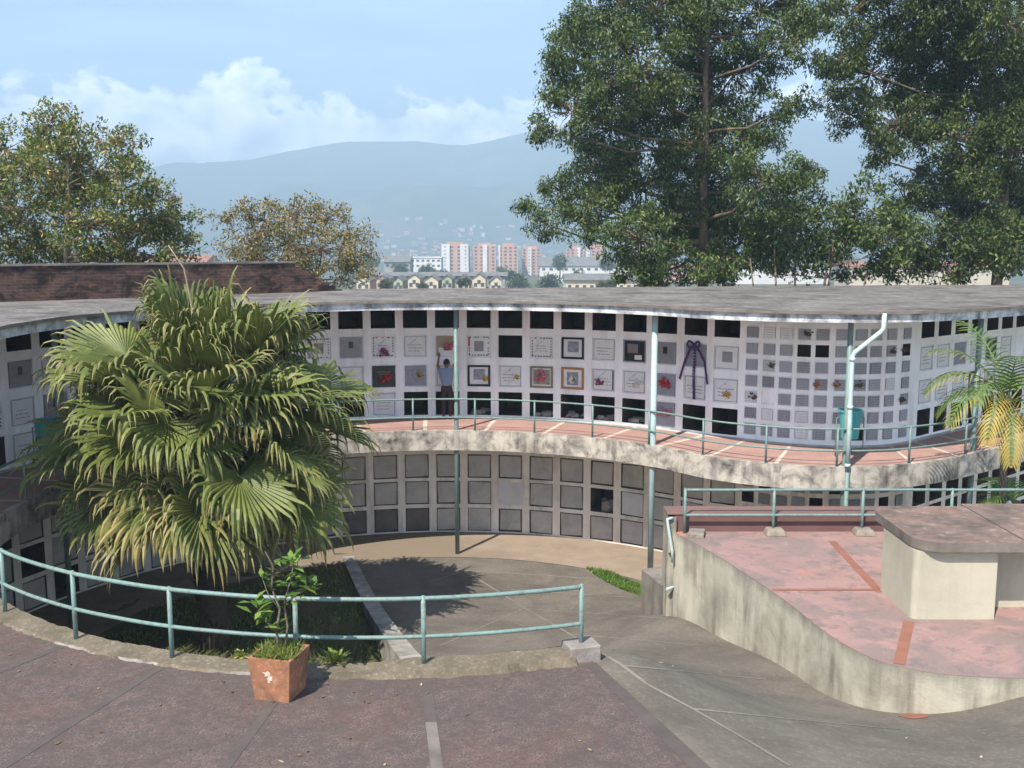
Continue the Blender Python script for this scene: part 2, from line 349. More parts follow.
M['table_top'] = surf('worn_pink_stone_top', (0.217, 0.137, 0.112), (0.145, 0.104, 0.086), 1.8, stain=(0.072, 0.063, 0.052), stain_amt=0.85, stain_scale=2.2, speck=(0.303, 0.266, 0.223), speck_scale=9, speck_amt=0.5, bump=0.5)
M['table_edge'] = surf('grey_stone_edge', (0.22, 0.19, 0.16), (0.145, 0.125, 0.105), 3, stain=(0.09, 0.08, 0.065), stain_amt=0.7, streak=(0.07, 0.06, 0.05), streak_amt=0.6, bump=0.5)
M['block'] = surf('grey_block_concrete', (0.22, 0.20, 0.17), (0.16, 0.145, 0.12), 2, streak=(0.07, 0.062, 0.052), streak_amt=0.8, streak_scale=4, bump=0.5)
M['stone_foot'] = surf('rough_post_foot', (0.28, 0.24, 0.20), (0.20, 0.17, 0.14), 6, stain=(0.12, 0.10, 0.085), stain_amt=0.6, stain_scale=5, bump=0.9)
M['brick'] = brick_mat()
M['coping'] = surf('grey_coping', (0.22, 0.20, 0.18), (0.15, 0.135, 0.12), 2, stain=(0.08, 0.07, 0.065), stain_amt=0.7, bump=0.5)
M['terracotta'] = surf('old_terracotta', (0.35, 0.155, 0.085), (0.28, 0.125, 0.07), 3, stain=(0.12, 0.07, 0.045), stain_amt=0.75, stain_scale=4, speck=(0.50, 0.30, 0.19), speck_scale=12, speck_amt=0.5, bump=0.4)
M['white_smear'] = surf('white_paint_smear', (0.62, 0.55, 0.50), (0.5, 0.36, 0.28), 30)
M['bark'] = surf('grey_brown_bark', (0.20, 0.155, 0.11), (0.13, 0.10, 0.075), 4, stain=(0.07, 0.055, 0.045), stain_amt=0.6, stain_scale=3, bump=0.6)
M['bark_pale'] = surf('pale_eucalyptus_bark', (0.17, 0.125, 0.085), (0.11, 0.08, 0.056), 3, stain=(0.055, 0.043, 0.034), stain_amt=0.8, stain_scale=2, bump=0.4)
M['palm_bark'] = surf('fibrous_palm_bark', (0.085, 0.06, 0.04), (0.05, 0.036, 0.026), 9, stain=(0.13, 0.095, 0.065), stain_amt=0.5, stain_scale=5, bump=0.9)
M['petiole'] = surf('palm_stalk', (0.17, 0.20, 0.06), (0.12, 0.16, 0.045), 3, rough=0.5)
M['frond'] = frond_mat('fan_palm_leaf', (0.17, 0.195, 0.048), (0.085, 0.115, 0.028), (0.42, 0.32, 0.14))
M['areca'] = frond_mat('feather_palm_leaf', (0.068, 0.132, 0.030), (0.108, 0.165, 0.035), (0.360, 0.264, 0.050))
M['euca'] = leaf_mat('eucalyptus_leaf', [(0.0, (0.038, 0.066, 0.018)), (0.45, (0.060, 0.098, 0.026)), (0.8, (0.103, 0.142, 0.040)), (1.0, (0.189, 0.220, 0.084))], 0.25)
M['euca2'] = leaf_mat('darker_eucalyptus_leaf', [(0.0, (0.030, 0.049, 0.014)), (0.5, (0.049, 0.079, 0.019)), (1.0, (0.133, 0.166, 0.042))], 0.25)
M['bush'] = leaf_mat('bush_leaf', [(0.0, (0.046, 0.075, 0.020)), (0.5, (0.077, 0.116, 0.029)), (1.0, (0.152, 0.204, 0.055))], 0.28)
M['blossom_leaf'] = leaf_mat('blossoming_tree_leaf', [(0.0, (0.070, 0.107, 0.026)), (0.5, (0.125, 0.162, 0.038)), (0.82, (0.200, 0.230, 0.051)), (0.92, (0.400, 0.287, 0.109)), (1.0, (0.600, 0.363, 0.160))], 0.3)
M['dry_leaf'] = leaf_mat('dry_tree_leaf', [(0.0, (0.121, 0.118, 0.041)), (0.5, (0.197, 0.175, 0.062)), (0.8, (0.258, 0.222, 0.083)), (1.0, (0.513, 0.300, 0.165))], 0.3)
M['blossom'] = leaf_mat('orange_blossom', [(0.0, (0.30, 0.16, 0.09)), (1.0, (0.50, 0.27, 0.17))], 0.3)
M['shrub_leaf'] = leaf_mat('shrub_leaf', [(0.0, (0.06, 0.12, 0.02)), (0.6, (0.11, 0.20, 0.035)), (1.0, (0.19, 0.28, 0.06))], 0.3)
M['grass'] = leaf_mat('grass_blade', [(0.0, (0.075, 0.128, 0.022)), (0.6, (0.135, 0.195, 0.038)), (1.0, (0.285, 0.255, 0.090))], 0.25)
M['bromeliad'] = leaf_mat('yellow_green_leaf', [(0.0, (0.14, 0.19, 0.03)), (1.0, (0.34, 0.36, 0.07))], 0.2)
M['pl_white'] = surf('white_marble', (0.72, 0.71, 0.70), (0.64, 0.63, 0.63), 5, rough=0.35, spec=0.4, bump=0.0)
M['pl_grey'] = surf('grey_granite', (0.26, 0.26, 0.27), (0.20, 0.20, 0.21), 8, rough=0.3, spec=0.45, bump=0.0, speck=(0.4, 0.4, 0.41), speck_scale=60)
M['pl_blue'] = surf('bluish_stone', (0.30, 0.30, 0.34), (0.23, 0.23, 0.27), 6, rough=0.35, bump=0.0)
M['pl_dark'] = surf('black_granite', (0.035, 0.035, 0.037), (0.022, 0.022, 0.024), 8, rough=0.2, spec=0.5, bump=0.0)
M['pl_tan'] = surf('tan_panel', (0.36, 0.29, 0.20), (0.29, 0.23, 0.155), 4, bump=0.0)
M['wood'] = surf('orange_wood', (0.40, 0.20, 0.07), (0.33, 0.16, 0.055), 6, rough=0.45, bump=0.05)
M['olive_wood'] = surf('olive_frame', (0.26, 0.22, 0.11), (0.21, 0.17, 0.09), 6, rough=0.45, bump=0.05)
M['ink'] = surf('engraved_lettering', (0.16, 0.155, 0.16), (0.2, 0.19, 0.2), 4, bump=0.0)
M['pic_blue'] = surf('faded_blue_picture', (0.20, 0.23, 0.30), (0.36, 0.36, 0.36), 9, stain=(0.12, 0.11, 0.10), stain_amt=0.7, stain_scale=7, bump=0.0, rough=0.4)
M['pic_warm'] = surf('faded_warm_picture', (0.42, 0.36, 0.27), (0.22, 0.19, 0.16), 9, stain=(0.10, 0.075, 0.06), stain_amt=0.7, stain_scale=7, bump=0.0, rough=0.4)
M['small_plaque'] = lettered_mat('small_grey_plaque', (0.245, 0.245, 0.27), (0.40, 0.40, 0.42))
M['small_white'] = lettered_mat('small_white_plaque', (0.60, 0.59, 0.60), (0.33, 0.32, 0.34))
M['red_fl'] = surf('red_petal', (0.50, 0.035, 0.03), (0.36, 0.02, 0.02), 20, bump=0.0)
M['pink_fl'] = surf('pink_petal', (0.55, 0.16, 0.22), (0.42, 0.08, 0.13), 20, bump=0.0)
M['magenta_fl'] = surf('magenta_petal', (0.40, 0.05, 0.22), (0.28, 0.03, 0.16), 20, bump=0.0)
M['yellow_fl'] = surf('yellow_petal', (0.60, 0.40, 0.04), (0.50, 0.28, 0.03), 20, bump=0.0)
M['white_fl'] = surf('white_petal', (0.7, 0.68, 0.62), (0.58, 0.55, 0.48), 20, bump=0.0)
M['orange_fl'] = surf('orange_petal', (0.50, 0.20, 0.06), (0.42, 0.12, 0.05), 20, bump=0.0)
M['dark_fl'] = surf('withered_petal', (0.07, 0.045, 0.04), (0.12, 0.07, 0.06), 20, bump=0.0)
M['purple'] = surf('purple_ribbon', (0.071, 0.026, 0.105), (0.053, 0.019, 0.079), 8, rough=0.4, bump=0.0)
M['lilac'] = surf('lilac_lettering', (0.42, 0.33, 0.48), (0.36, 0.28, 0.42), 8, bump=0.0)
M['rubble'] = surf('rubble', (0.36, 0.32, 0.28), (0.22, 0.19, 0.165), 8, bump=0.5)
M['skin'] = surf('skin', (0.20, 0.105, 0.065), (0.17, 0.09, 0.055), 8, rough=0.5, bump=0.0)
M['hair'] = surf('black_hair', (0.014, 0.011, 0.01), (0.02, 0.016, 0.014), 30, rough=0.45, bump=0.3)
M['shirt'] = surf('light_blue_shirt', (0.216, 0.266, 0.367), (0.180, 0.229, 0.328), 6, bump=0.1)
M['trousers'] = surf('dark_maroon_trousers', (0.055, 0.028, 0.03), (0.04, 0.022, 0.024), 6, bump=0.1)
M['shoe'] = surf('dark_shoe', (0.02, 0.017, 0.015), (0.03, 0.025, 0.02), 6, rough=0.4, bump=0.0)
M['eye'] = surf('eye', (0.05, 0.04, 0.035), (0.04, 0.03, 0.025), 6, rough=0.2, bump=0.0)
M['tower_brick'] = surf('tower_brick', (0.462, 0.270, 0.196), (0.407, 0.236, 0.175), 0.2, bump=0.0)
M['city_white'] = surf('city_white', (0.612, 0.595, 0.570), (0.527, 0.510, 0.493), 0.15, bump=0.0)
M['city_cream'] = surf('city_cream', (0.52, 0.45, 0.34), (0.46, 0.40, 0.30), 0.4, bump=0.0)
M['city_pink'] = surf('city_pink', (0.52, 0.34, 0.28), (0.46, 0.30, 0.25), 0.4, bump=0.0)
M['city_green'] = surf('city_sage', (0.33, 0.35, 0.24), (0.28, 0.30, 0.21), 0.4, bump=0.0)
M['city_grey'] = surf('city_grey', (0.30, 0.29, 0.28), (0.24, 0.235, 0.23), 0.2, bump=0.0)
M['city_roof'] = surf('grey_tile_roof', (0.17, 0.165, 0.16), (0.12, 0.12, 0.118), 0.5, bump=0.0)
M['city_red_roof'] = surf('red_tile_roof', (0.30, 0.13, 0.08), (0.24, 0.11, 0.075), 0.5, bump=0.0)
M['city_window'] = surf('dark_window', (0.045, 0.05, 0.06), (0.07, 0.075, 0.085), 0.5, rough=0.25, spec=0.5, bump=0.0)
M['far_leaf'] = leaf_mat('far_tree_leaf', [(0.0, (0.035, 0.055, 0.02)), (0.6, (0.06, 0.085, 0.03)), (1.0, (0.12, 0.13, 0.05))], 0.2)

def deck_mat():
    m, nt, out = new_mat('worn_red_deck')
    p = N(nt, 'ShaderNodeBsdfPrincipled'); nt.links.new(p.outputs[0], out.inputs[0])
    v = coords(nt)
    c = mixc(nt, ramp(nt, noise_tex(nt, v, 1.3, 6, 0.6), [(0.35, 0.0), (0.65, 1.0)]), (0.31, 0.188, 0.168), (0.25, 0.16, 0.145))
    c = mixc(nt, ramp(nt, noise_tex(nt, v, 0.62, 6, 0.62, 0.6), [(0.47, 0.0), (0.53, 0.9)]), c, (0.205, 0.152, 0.136))
    c = mixc(nt, ramp(nt, noise_tex(nt, v, 3.2, 6, 0.7), [(0.52, 0.0), (0.62, 0.75)]), c, (0.155, 0.125, 0.115))
    c = mixc(nt, ramp(nt, noise_tex(nt, v, 0.75, 4, 0.5, 0.3), [(0.62, 0.0), (0.70, 0.8)]), c, (0.46, 0.175, 0.115))
    c = mixc(nt, ramp(nt, noise_tex(nt, v, 1.9, 6, 0.7), [(0.60, 0.0), (0.72, 0.5)]), c, (0.52, 0.36, 0.33))
    c = mixc(nt, ramp(nt, noise_tex(nt, v, 24, 4, 0.7), [(0.60, 0.0), (0.72, 0.35)]), c, (0.55, 0.42, 0.38))
    nt.links.new(c, p.inputs['Base Color']); p.inputs['Roughness'].default_value = 0.75; p.inputs['Specular IOR Level'].default_value = 0.25
    bn = N(nt, 'ShaderNodeBump'); bn.inputs['Strength'].default_value = 0.3; bn.inputs['Distance'].default_value = 0.015
    nt.links.new(noise_tex(nt, v, 18, 6, 0.7), bn.inputs['Height']); nt.links.new(bn.outputs[0], p.inputs['Normal'])
    return m
M['plinth_deck'] = deck_mat()

# ------------------------------------------------------------------ plan of the building
CX, CY = -1.80, 19.30
R_EDGE, R_WALL = 7.88, 10.2
Z_LOW = -3.56
def polar(r, deg, z=0.0): return Vector((CX + r * math.cos(R(deg)), CY + r * math.sin(R(deg)), z))
E_CTRL, W_CTRL = [], []
for a in range(206, 43, -3):
    E_CTRL.append(polar(R_EDGE, a)); W_CTRL.append(polar(R_WALL, a))
for e, w in [((4.75, 23.72), (6.25, 25.98)), ((5.61, 23.11), (6.85, 25.55)), ((6.66, 22.67), (7.6, 25.22)), ((7.78, 22.56), (8.5, 25.06)),
             ((9.02, 22.78), (9.45, 25.18)), ((10.4, 23.45), (10.2, 25.6)), ((11.45, 24.2), (10.85, 26.15)), ((12.4, 24.9), (11.65, 26.85)),
             ((13.4, 25.7), (12.55, 27.6)), ((15.0, 27.1), (13.9, 28.75)), ((17.0, 28.8), (15.8, 30.35)), ((20.0, 31.4), (18.6, 32.75)), ((23.0, 34.0), (21.4, 35.1))]:
    E_CTRL.append(Vector((e[0], e[1], 0))); W_CTRL.append(Vector((w[0], w[1], 0)))
NC = len(E_CTRL)
def cr(P, u):
    i = max(0, min(len(P) - 2, int(u))); t = u - i
    a, b, c, d = P[max(i - 1, 0)], P[i], P[i + 1], P[min(i + 2, len(P) - 1)]
    return 0.5 * ((2 * b) + (c - a) * t + (2 * a - 5 * b + 4 * c - d) * t * t + (3 * b - a - 3 * c + d) * t ** 3)
US = [k * 0.25 for k in range((NC - 1) * 4 + 1)]
EDGE = [cr(E_CTRL, u) for u in US]; WALL = [cr(W_CTRL, u) for u in US]
class Path:
    def __init__(s, pts):
        s.p = pts; s.c = [0.0]
        for a, b in zip(pts, pts[1:]): s.c.append(s.c[-1] + (b - a).length)
        s.L = s.c[-1]
    def at(s, d):
        d = max(0, min(s.L - 1e-6, d)); lo, hi = 0, len(s.c) - 1
        while hi - lo > 1:
            m = (lo + hi) // 2
            if s.c[m] <= d: lo = m
            else: hi = m
        t = (d - s.c[lo]) / max(1e-9, s.c[hi] - s.c[lo])
        return s.p[lo].lerp(s.p[hi], t)
    def frame(s, d):
        p = s.at(d); t = (s.at(d + 0.08) - s.at(d - 0.08)); t.z = 0; t.normalize()
        return p, t, Vector((t.y, -t.x, 0))          # normal points to the courtyard
    def of_px(s, px, z, lo=None, hi=None):
        best = None; d = lo or 0.0
        while d <= (hi or s.L):
            q = s.at(d); e = abs(proj_x((q.x, q.y, z)) - px)
            if best is None or e < best[0]: best = (e, d)
            d += 0.02
        return best[1]
PE, PW = Path(EDGE), Path(WALL)
def nearest_s(path, pt):
    return min((((path.at(k * 0.05) - pt).length, k * 0.05) for k in range(int(path.L / 0.05))))[1]
S_MID = nearest_s(PW, polar(R_WALL, 90))
E_MID = nearest_s(PE, polar(R_EDGE, 90))
S_PW_RIGHT = nearest_s(PW, Vector((10.6, 25.9, 0)))

# ------------------------------------------------------------------ the columbarium
house = thing('columbarium', 'curved two storey white columbarium with burial niches, red floored balcony and flat grey roof', 'columbarium', (CX, CY + R_WALL, Z_LOW))
s_a = PW.of_px(352, 1.2, S_MID - 6, S_MID); s_b = PW.of_px(725, 1.2, S_MID, S_PW_RIGHT - 2.5)
PITCH_S = (s_b - s_a) / 12.0
HW = 0.355
def col_s(k): return s_a + k * PITCH_S
ROWS_UP = [(0.06, 0.76), (0.91, 1.57), (1.79, 2.45), (2.66, 3.32)]
ROWS_LO = [(-3.50, -2.79), (-2.67, -1.96), (-1.86, -1.14)]
SMALL_PX = [751.7, 768, 784.7, 802.5, 821, 840, 859.5, 874.6, 890, 904.6]
SMALL_S = [PW.of_px(p, 1.5, s_b, S_PW_RIGHT + 1.2) for p in SMALL_PX]
ROWS_SMALL = [(0.13 + 0.425 * k, 0.13 + 0.425 * k + 0.31) for k in range(7)]
ROWS_SMALL_LO = [(-3.4 + 0.425 * k, -3.4 + 0.425 * k + 0.31) for k in range(6)]
s_r0 = PW.of_px(922, 1.0, SMALL_S[-1] + 0.3, PW.L)
RIGHT_S = [s_r0 + 0.12 + k * PITCH_S for k in range(9)]

def pick_small(i, row):   # open small niches
    return (row == 5 and i in (3, 4, 9)) or (row == 0 and i == 6)

def wall_part(name, z0, z1, columns, mats):
    """columns: list of (s_centre, half_width, [(zb, zt, depth)])"""
    m = MB(); columns = sorted(columns, key=lambda c: c[0])
    def strip(sa, sb):
        n = max(1, int(math.ceil((sb - sa) / 0.3)))
        for i in range(n):
            a = PW.at(sa + (sb - sa) * i / n); b = PW.at(sa + (sb - sa) * (i + 1) / n)
            m.quad((a.x, a.y, z0), (b.x, b.y, z0), (b.x, b.y, z1), (a.x, a.y, z1))
    cur = 0.05
    for sc, hw, rows in columns:
        strip(cur, sc - hw); cur = sc + hw
        a = PW.at(sc - hw); b = PW.at(sc + hw); _, t, n = PW.frame(sc)
        zz = z0
        for zb, zt, dep in sorted(rows):
            m.quad((a.x, a.y, zz), (b.x, b.y, zz), (b.x, b.y, zb), (a.x, a.y, zb)); zz = zt
            A0, B0, B1, A1 = [Vector((q.x, q.y, z)) for q, z in ((a, zb), (b, zb), (b, zt), (a, zt))]
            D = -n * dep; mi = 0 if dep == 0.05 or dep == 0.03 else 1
            m.quad(A0, B0, B0 + D, A0 + D, mi); m.quad(A1 + D, B1 + D, B1, A1, mi)
            m.quad(A0, A0 + D, A1 + D, A1, mi); m.quad(B0 + D, B0, B1, B1 + D, mi)
            m.quad(A0 + D, B0 + D, B1 + D, A1 + D, mi)
        m.quad((a.x, a.y, zz), (b.x, b.y, zz), (b.x, b.y, z1), (a.x, a.y, z1))
    strip(cur, PW.L - 0.05)
    return m.build(name, mats, house)

# --- what closes each upper niche: column -> rows bottom..top;  'O' open
UPPER = {
 -1: ['O', 'dark_pic', 'mosaic', 'O'], 0: ['O', 'text', 'greyfig', 'O'], 1: ['text2', 'blackfr', 'mosaic2', 'O'], 2: ['O', 'bluegrey', 'text', 'O'],
 3: ['O', 'text2', 'tan', 'O'], 4: ['O', 'dark_blue', 'mosaic3', 'O'], 5: ['O', 'text', 'O', 'O'], 6: ['O', 'olive', 'mosaic4', 'O'],
 7: ['O', 'woodfr', 'dark_blue', 'O'], 8: ['O', 'text_dk', 'text2', 'O'], 9: ['O', 'text', 'black', 'O'], 10: ['bluegrey', 'bluegrey', 'greyfig', 'O'],
 11: ['O', 'text2', 'bluegrey', 'O'], 12: ['O', 'text', 'whitesq', 'O'],
}
k_lo = -int((s_a - 1.2) / PITCH_S)
seq = ['text', 'greyfig', 'mosaic', 'bluegrey', 'dark_pic', 'text2', 'white']
for k in range(k_lo, -1):
    UPPER[k] = ['O' if (k * 7) % 5 else 'text2', seq[(k * 3) % 7], seq[(k * 5 + 2) % 7], 'O']
RIGHT = [['O', 'white', 'text2', 'O'], ['O', 'text', 'text', 'O'], ['O', 'text2', 'bluegrey', 'O'], ['O', 'dark_pic', 'text', 'O'], ['O', 'text', 'black', 'O'],
         ['O', 'text2', 'text', 'O'], ['O', 'bluegrey', 'white', 'O'], ['O', 'text', 'text', 'O'], ['O', 'white', 'text', 'O']]
cols_up = [(col_s(k), HW, [(zb, zt, 1.3 if c == 'O' else 0.05) for (zb, zt), c in zip(ROWS_UP, UPPER[k])]) for k in sorted(UPPER)]
cols_up += [(s, 0.165, [(zb, zt, 0.45 if pick_small(i, r) else 0.03) for r, (zb, zt) in enumerate(ROWS_SMALL)]) for i, s in enumerate(SMALL_S)]
cols_up += [(s, HW, [(zb, zt, 1.3 if c == 'O' else 0.05) for (zb, zt), c in zip(ROWS_UP, RIGHT[i])]) for i, s in enumerate(RIGHT_S)]
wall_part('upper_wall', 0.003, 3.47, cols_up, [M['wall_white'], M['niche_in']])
LO_OPEN = {(8, 1)}; LO_PLAIN = {(5, 1)}
cols_lo = []
for k in range(k_lo, 13):
    rows = []
    for r, (zb, zt) in enumerate(ROWS_LO):
        if (k, r) in LO_PLAIN: continue
        rows.append((zb, zt, 1.2 if (k, r) in LO_OPEN or (k < -6 and (k + r) % 3 == 0) else 0.07))
    cols_lo.append((col_s(k), HW, rows))
cols_lo += [(s, 0.165, [(zb, zt, 0.45 if (i * 5 + r * 3) % 4 == 0 else 0.03) for r, (zb, zt) in enumerate(ROWS_SMALL_LO)]) for i, s in enumerate(SMALL_S)]
cols_lo += [(s, HW, [(zb, zt, 1.2) for (zb, zt) in ROWS_LO]) for s in RIGHT_S]
wall_part('lower_wall', Z_LOW - 0.05, -0.553, cols_lo, [M['wall_low'], M['joint_dark']])

# --- plaques
def frame_box(m, F, x0, x1, z0, z1, y0, y1, mi=0):
    p, t, n = F
    m.obox(p + t * ((x0 + x1) / 2) + n * ((y0 + y1) / 2) + UPV * ((z0 + z1) / 2), t * ((x1 - x0) / 2), n * ((y1 - y0) / 2), UPV * ((z1 - z0) / 2), mi)
UPV = Vector((0, 0, 1))
def inscription(F, w, h, y, parent, lines=3, emblem=True, rs=None):
    rs = rs or random; m = MB()
    if emblem:
        for k in range(7):
            x = -w * 0.55 + k * 0.035; z = h * 0.25 + k * 0.028
            frame_box(m, F, x, x + 0.03, z, z + 0.012, y, y + 0.002)
        frame_box(m, F, -w * 0.1, w * 0.05, h * 0.55, h * 0.55 + 0.014, y, y + 0.002)
    for L in range(lines):
        z = h * 0.1 - L * h * 0.3; x = -w * rs.uniform(0.55, 0.8)
        xe = w * rs.uniform(0.35, 0.8)
        while x < xe:
            d = rs.uniform(0.03, 0.09); frame_box(m, F, x, min(x + d, xe), z, z + 0.018, y, y + 0.002); x += d + rs.uniform(0.012, 0.03)
    return m.build('inscription', M['ink'], parent)
def ring(name, F, w, h, t, y0, y1, mat, parent):
    m = MB()
    frame_box(m, F, -w, w, h - t, h, y0, y1); frame_box(m, F, -w, w, -h, -h + t, y0, y1)
    frame_box(m, F, -w, -w + t, -h + t, h - t, y0, y1); frame_box(m, F, w - t, w, -h + t, h - t, y0, y1)
    return m.build(name, mat, parent)
def dashes(F, w, h, y, mat, parent, n=7, seed=0):
    m = MB(); rs = random.Random(seed); st = 2 * w / n
    for i in range(n):
        x = -w + i * st
        for z in (-h, h - 0.03):
            if rs.random() < 0.85: frame_box(m, F, x, x + st * rs.uniform(0.45, 0.8), z, z + 0.03, y, y + 0.003)
        zz = -h + i * (2 * h / n)
        for xx in (-w, w - 0.03):
            if rs.random() < 0.85: frame_box(m, F, xx, xx + 0.03, zz + 0.035, zz + 0.035 + h / n, y, y + 0.003)
    return m.build('border', mat, parent)
def patch(name, F, x0, x1, z0, z1, y, mat, parent, th=0.004):
    m = MB(); frame_box(m, F, x0, x1, z0, z1, y, y + th); return m.build(name, mat, parent)
def plaque(s, zb, zt, kind, seed, detail=True):
    p, t, n = PW.frame(s); zc = (zb + zt) / 2
    p = (PW.at(s - HW) + PW.at(s + HW)) / 2
    F = (Vector((p.x, p.y, zc)), t, n); rs = random.Random(seed)
    w, h = 0.315, (zt - zb) / 2 - 0.03
    slab = {'text': 'pl_white', 'text2': 'pl_white', 'white': 'pl_white', 'greyfig': 'pl_grey', 'bluegrey': 'pl_blue', 'mosaic': 'pl_white', 'mosaic2': 'pl_white', 'mosaic3': 'pl_white',
            'mosaic4': 'pl_white', 'dark_pic': 'pl_grey', 'dark_blue': 'pl_white', 'blackfr': 'pl_dark', 'black': 'pl_dark', 'tan': 'pl_tan', 'olive': 'pl_white', 'woodfr': 'pl_white',
            'text_dk': 'pl_white', 'whitesq': 'pl_white'}[kind]
    m = MB(); frame_box(m, F, -w, w, -h, h, -0.045, -0.012)
    o = m.build('niche_plaque', M[slab], house); y = -0.011
    if not detail: return o
    if kind in ('text', 'text2', 'text_dk', 'white'):
        inscription(F, w, h, y, o, 3 if kind != 'white' else 2, kind != 'text2', rs)
        ring('border', F, w - 0.004, h - 0.004, 0.014, y, y + 0.004, M['pl_blue'], o)
        if kind == 'text_dk': patch('side_strip', F, w - 0.05, w - 0.016, -h + 0.03, h - 0.03, y, M['pl_dark'], o)
    elif kind == 'greyfig':
        ring('border', F, w - 0.002, h - 0.002, 0.03, y, y + 0.004, M['pl_blue'], o)
        patch('picture', F, -0.07, 0.06, -0.02, 0.17, y, M['pl_dark'], o); inscription(F, w, h * 0.7, y, o, 2, False, rs)
    elif kind == 'bluegrey':
        inscription(F, w, h, y, o, 2, False, rs)
        patch('picture', F, -0.2, 0.14, -0.06, 0.16, y + 0.001, M['pic_blue'], o)
    elif kind.startswith('mosaic'):
        dashes(F, w - 0.02, h - 0.02, y, M['pl_dark'], o, 7, seed)
        if kind in ('mosaic', 'mosaic3'):
            patch('picture', F, -0.14, 0.14, -0.15, 0.15, y, M['pic_warm'] if kind == 'mosaic' else M['pl_grey'], o)
        else: inscription(F, w * 0.8, h * 0.8, y, o, 3, True, rs)
        if kind == 'mosaic3': patch('side_strip', F, -w + 0.005, -w + 0.05, 0.0, h - 0.02, y + 0.004, M['red_fl'], o)
    elif kind in ('dark_pic', 'dark_blue'):
        ring('frame', F, w + 0.02, h + 0.015, 0.06, y, y + 0.02, M['pl_dark'], o)
        patch('picture', F, -0.16, 0.18, -0.12, 0.2, y, M['pic_blue'], o)
    elif kind == 'blackfr':
        ring('frame', F, w + 0.02, h + 0.015, 0.05, y, y + 0.02, M['pl_dark'], o)
        patch('inscription', F, -0.2, 0.2, 0.12, 0.14, y, M['olive_wood'], o); patch('inscription', F, -0.15, 0.15, 0.05, 0.065, y, M['olive_wood'], o)
    elif kind == 'black':
        ring('frame', F, w + 0.015, h + 0.01, 0.025, y, y + 0.012, M['pl_grey'], o)
        patch('name_plate', F, 0.0, 0.22, -0.24, -0.11, y, M['pl_white'], o); patch('picture', F, -0.22, 0.1, -0.06, 0.2, y, M['cement_dark'], o)
    elif kind == 'tan':
        patch('picture', F, -0.25, 0.25, -0.3, -0.04, y, M['pl_white'], o)
    elif kind == 'olive':
        ring('frame', F, w + 0.02, h + 0.015, 0.055, y, y + 0.02, M['olive_wood'], o); patch('picture', F, -0.25, 0.25, -0.22, 0.22, y, M['pic_warm'], o)
    elif kind == 'woodfr':
        ring('frame', F, w + 0.02, h + 0.015, 0.06, y, y + 0.02, M['wood'], o); patch('picture', F, -0.17, 0.17, -0.2, 0.18, y, M['pic_blue'], o)
    elif kind == 'whitesq':
        patch('picture', F, -0.12, 0.16, -0.12, 0.16, y, M['pl_grey'], o); ring('border', F, w - 0.004, h - 0.004, 0.014, y, y + 0.004, M['pl_blue'], o)
    return o
for k in sorted(UPPER):
    for r, c in enumerate(UPPER[k]):
        if c != 'O': plaque(col_s(k), *ROWS_UP[r], c, 100 + k * 7 + r, detail=True)
for i, s in enumerate(RIGHT_S[:6]):
    for r, c in enumerate(RIGHT[i]):
        if c != 'O': plaque(s, *ROWS_UP[r], c, 500 + i * 7 + r)
for k in range(k_lo, 13):
    for r, (zb, zt) in enumerate(ROWS_LO):
        if (k, r) in LO_OPEN or (k, r) in LO_PLAIN or (k < -6 and (k + r) % 3 == 0): continue
        p, t, n = PW.frame(col_s(k)); p = (PW.at(col_s(k) - HW) + PW.at(col_s(k) + HW)) / 2
        F = (Vector((p.x, p.y, (zb + zt) / 2)), t, n); m = MB(); rs = random.Random(k * 9 + r)
        tilt = rs.uniform(-0.006, 0.006)
        j4 = [rs.uniform(-0.014, 0.022) for _ in range(4)]; yy = -0.02 + rs.uniform(-0.012, 0.008); cP, cT, cN = F
        cs_ = [(-0.315 - j4[0], -0.315 - j4[1]), (0.315 + j4[2], -0.315 - j4[3]), (0.315 + j4[3] + tilt, 0.315 + j4[0]), (-0.315 - j4[1] + tilt, 0.315 + j4[2])]
        fr0 = [cP + cT * x + UPV * z + cN * yy for x, z in cs_]; bk0 = [cP + cT * x + UPV * z - cN * 0.066 for x, z in cs_]
        m.add(fr0 + bk0, [(0, 1, 2, 3), (4, 7, 6, 5), (0, 4, 5, 1), (1, 5, 6, 2), (2, 6, 7, 3), (3, 7, 4, 0)])
        mt = 'cement'
        if (k, r) in ((2, 0), (0, 0), (1, 0), (-3, 1), (-8, 2)): mt = 'cement_dark'
        if (k, r) in ((9, 1),): mt = 'cement_pale'
        m.build('niche_cover', M[mt], house)
p, t, n = PW.frame(col_s(5)); F = (Vector((p.x, p.y, -2.31)), t, n); m = MB()
frame_box(m, F, -0.36, 0.37, -0.36, 0.34, -0.05, 0.008); m.build('plaster_patch', M['cement_pale'], house)
# small ash niches: two shared meshes
def small_mesh(mat):
    m = MB(); m.obox((0, -0.018, 0), Vector((0.147, 0, 0)), Vector((0, 0.010, 0)), Vector((0, 0, 0.137)))
    o = m.build('small_niche_plaque', M[mat], None, bevel=0.0); me = o.data; bpy.data.objects.remove(o); return me
me_g, me_w = small_mesh('small_plaque'), small_mesh('small_white')
def put_small(name, s, zc, me):
    p, t, n = PW.frame(s); p = (PW.at(s - 0.165) + PW.at(s + 0.165)) / 2
    o = link_mesh(name, me, house)
    Mx = Matrix((( t.x, n.x, 0), (t.y, n.y, 0), (0, 0, 1)))       # local x along the wall, y outward
    o.rotation_euler = Mx.to_euler(); o.location = Vector((p.x, p.y, zc)) - origin_of(house); return o
WHITE_SMALL = {(1, 6), (2, 6), (1, 1), (1, 4), (3, 0), (8, 3), (3, 1), (1, 2), (0, 2)}
NO_SMALL = {(1, 2)}
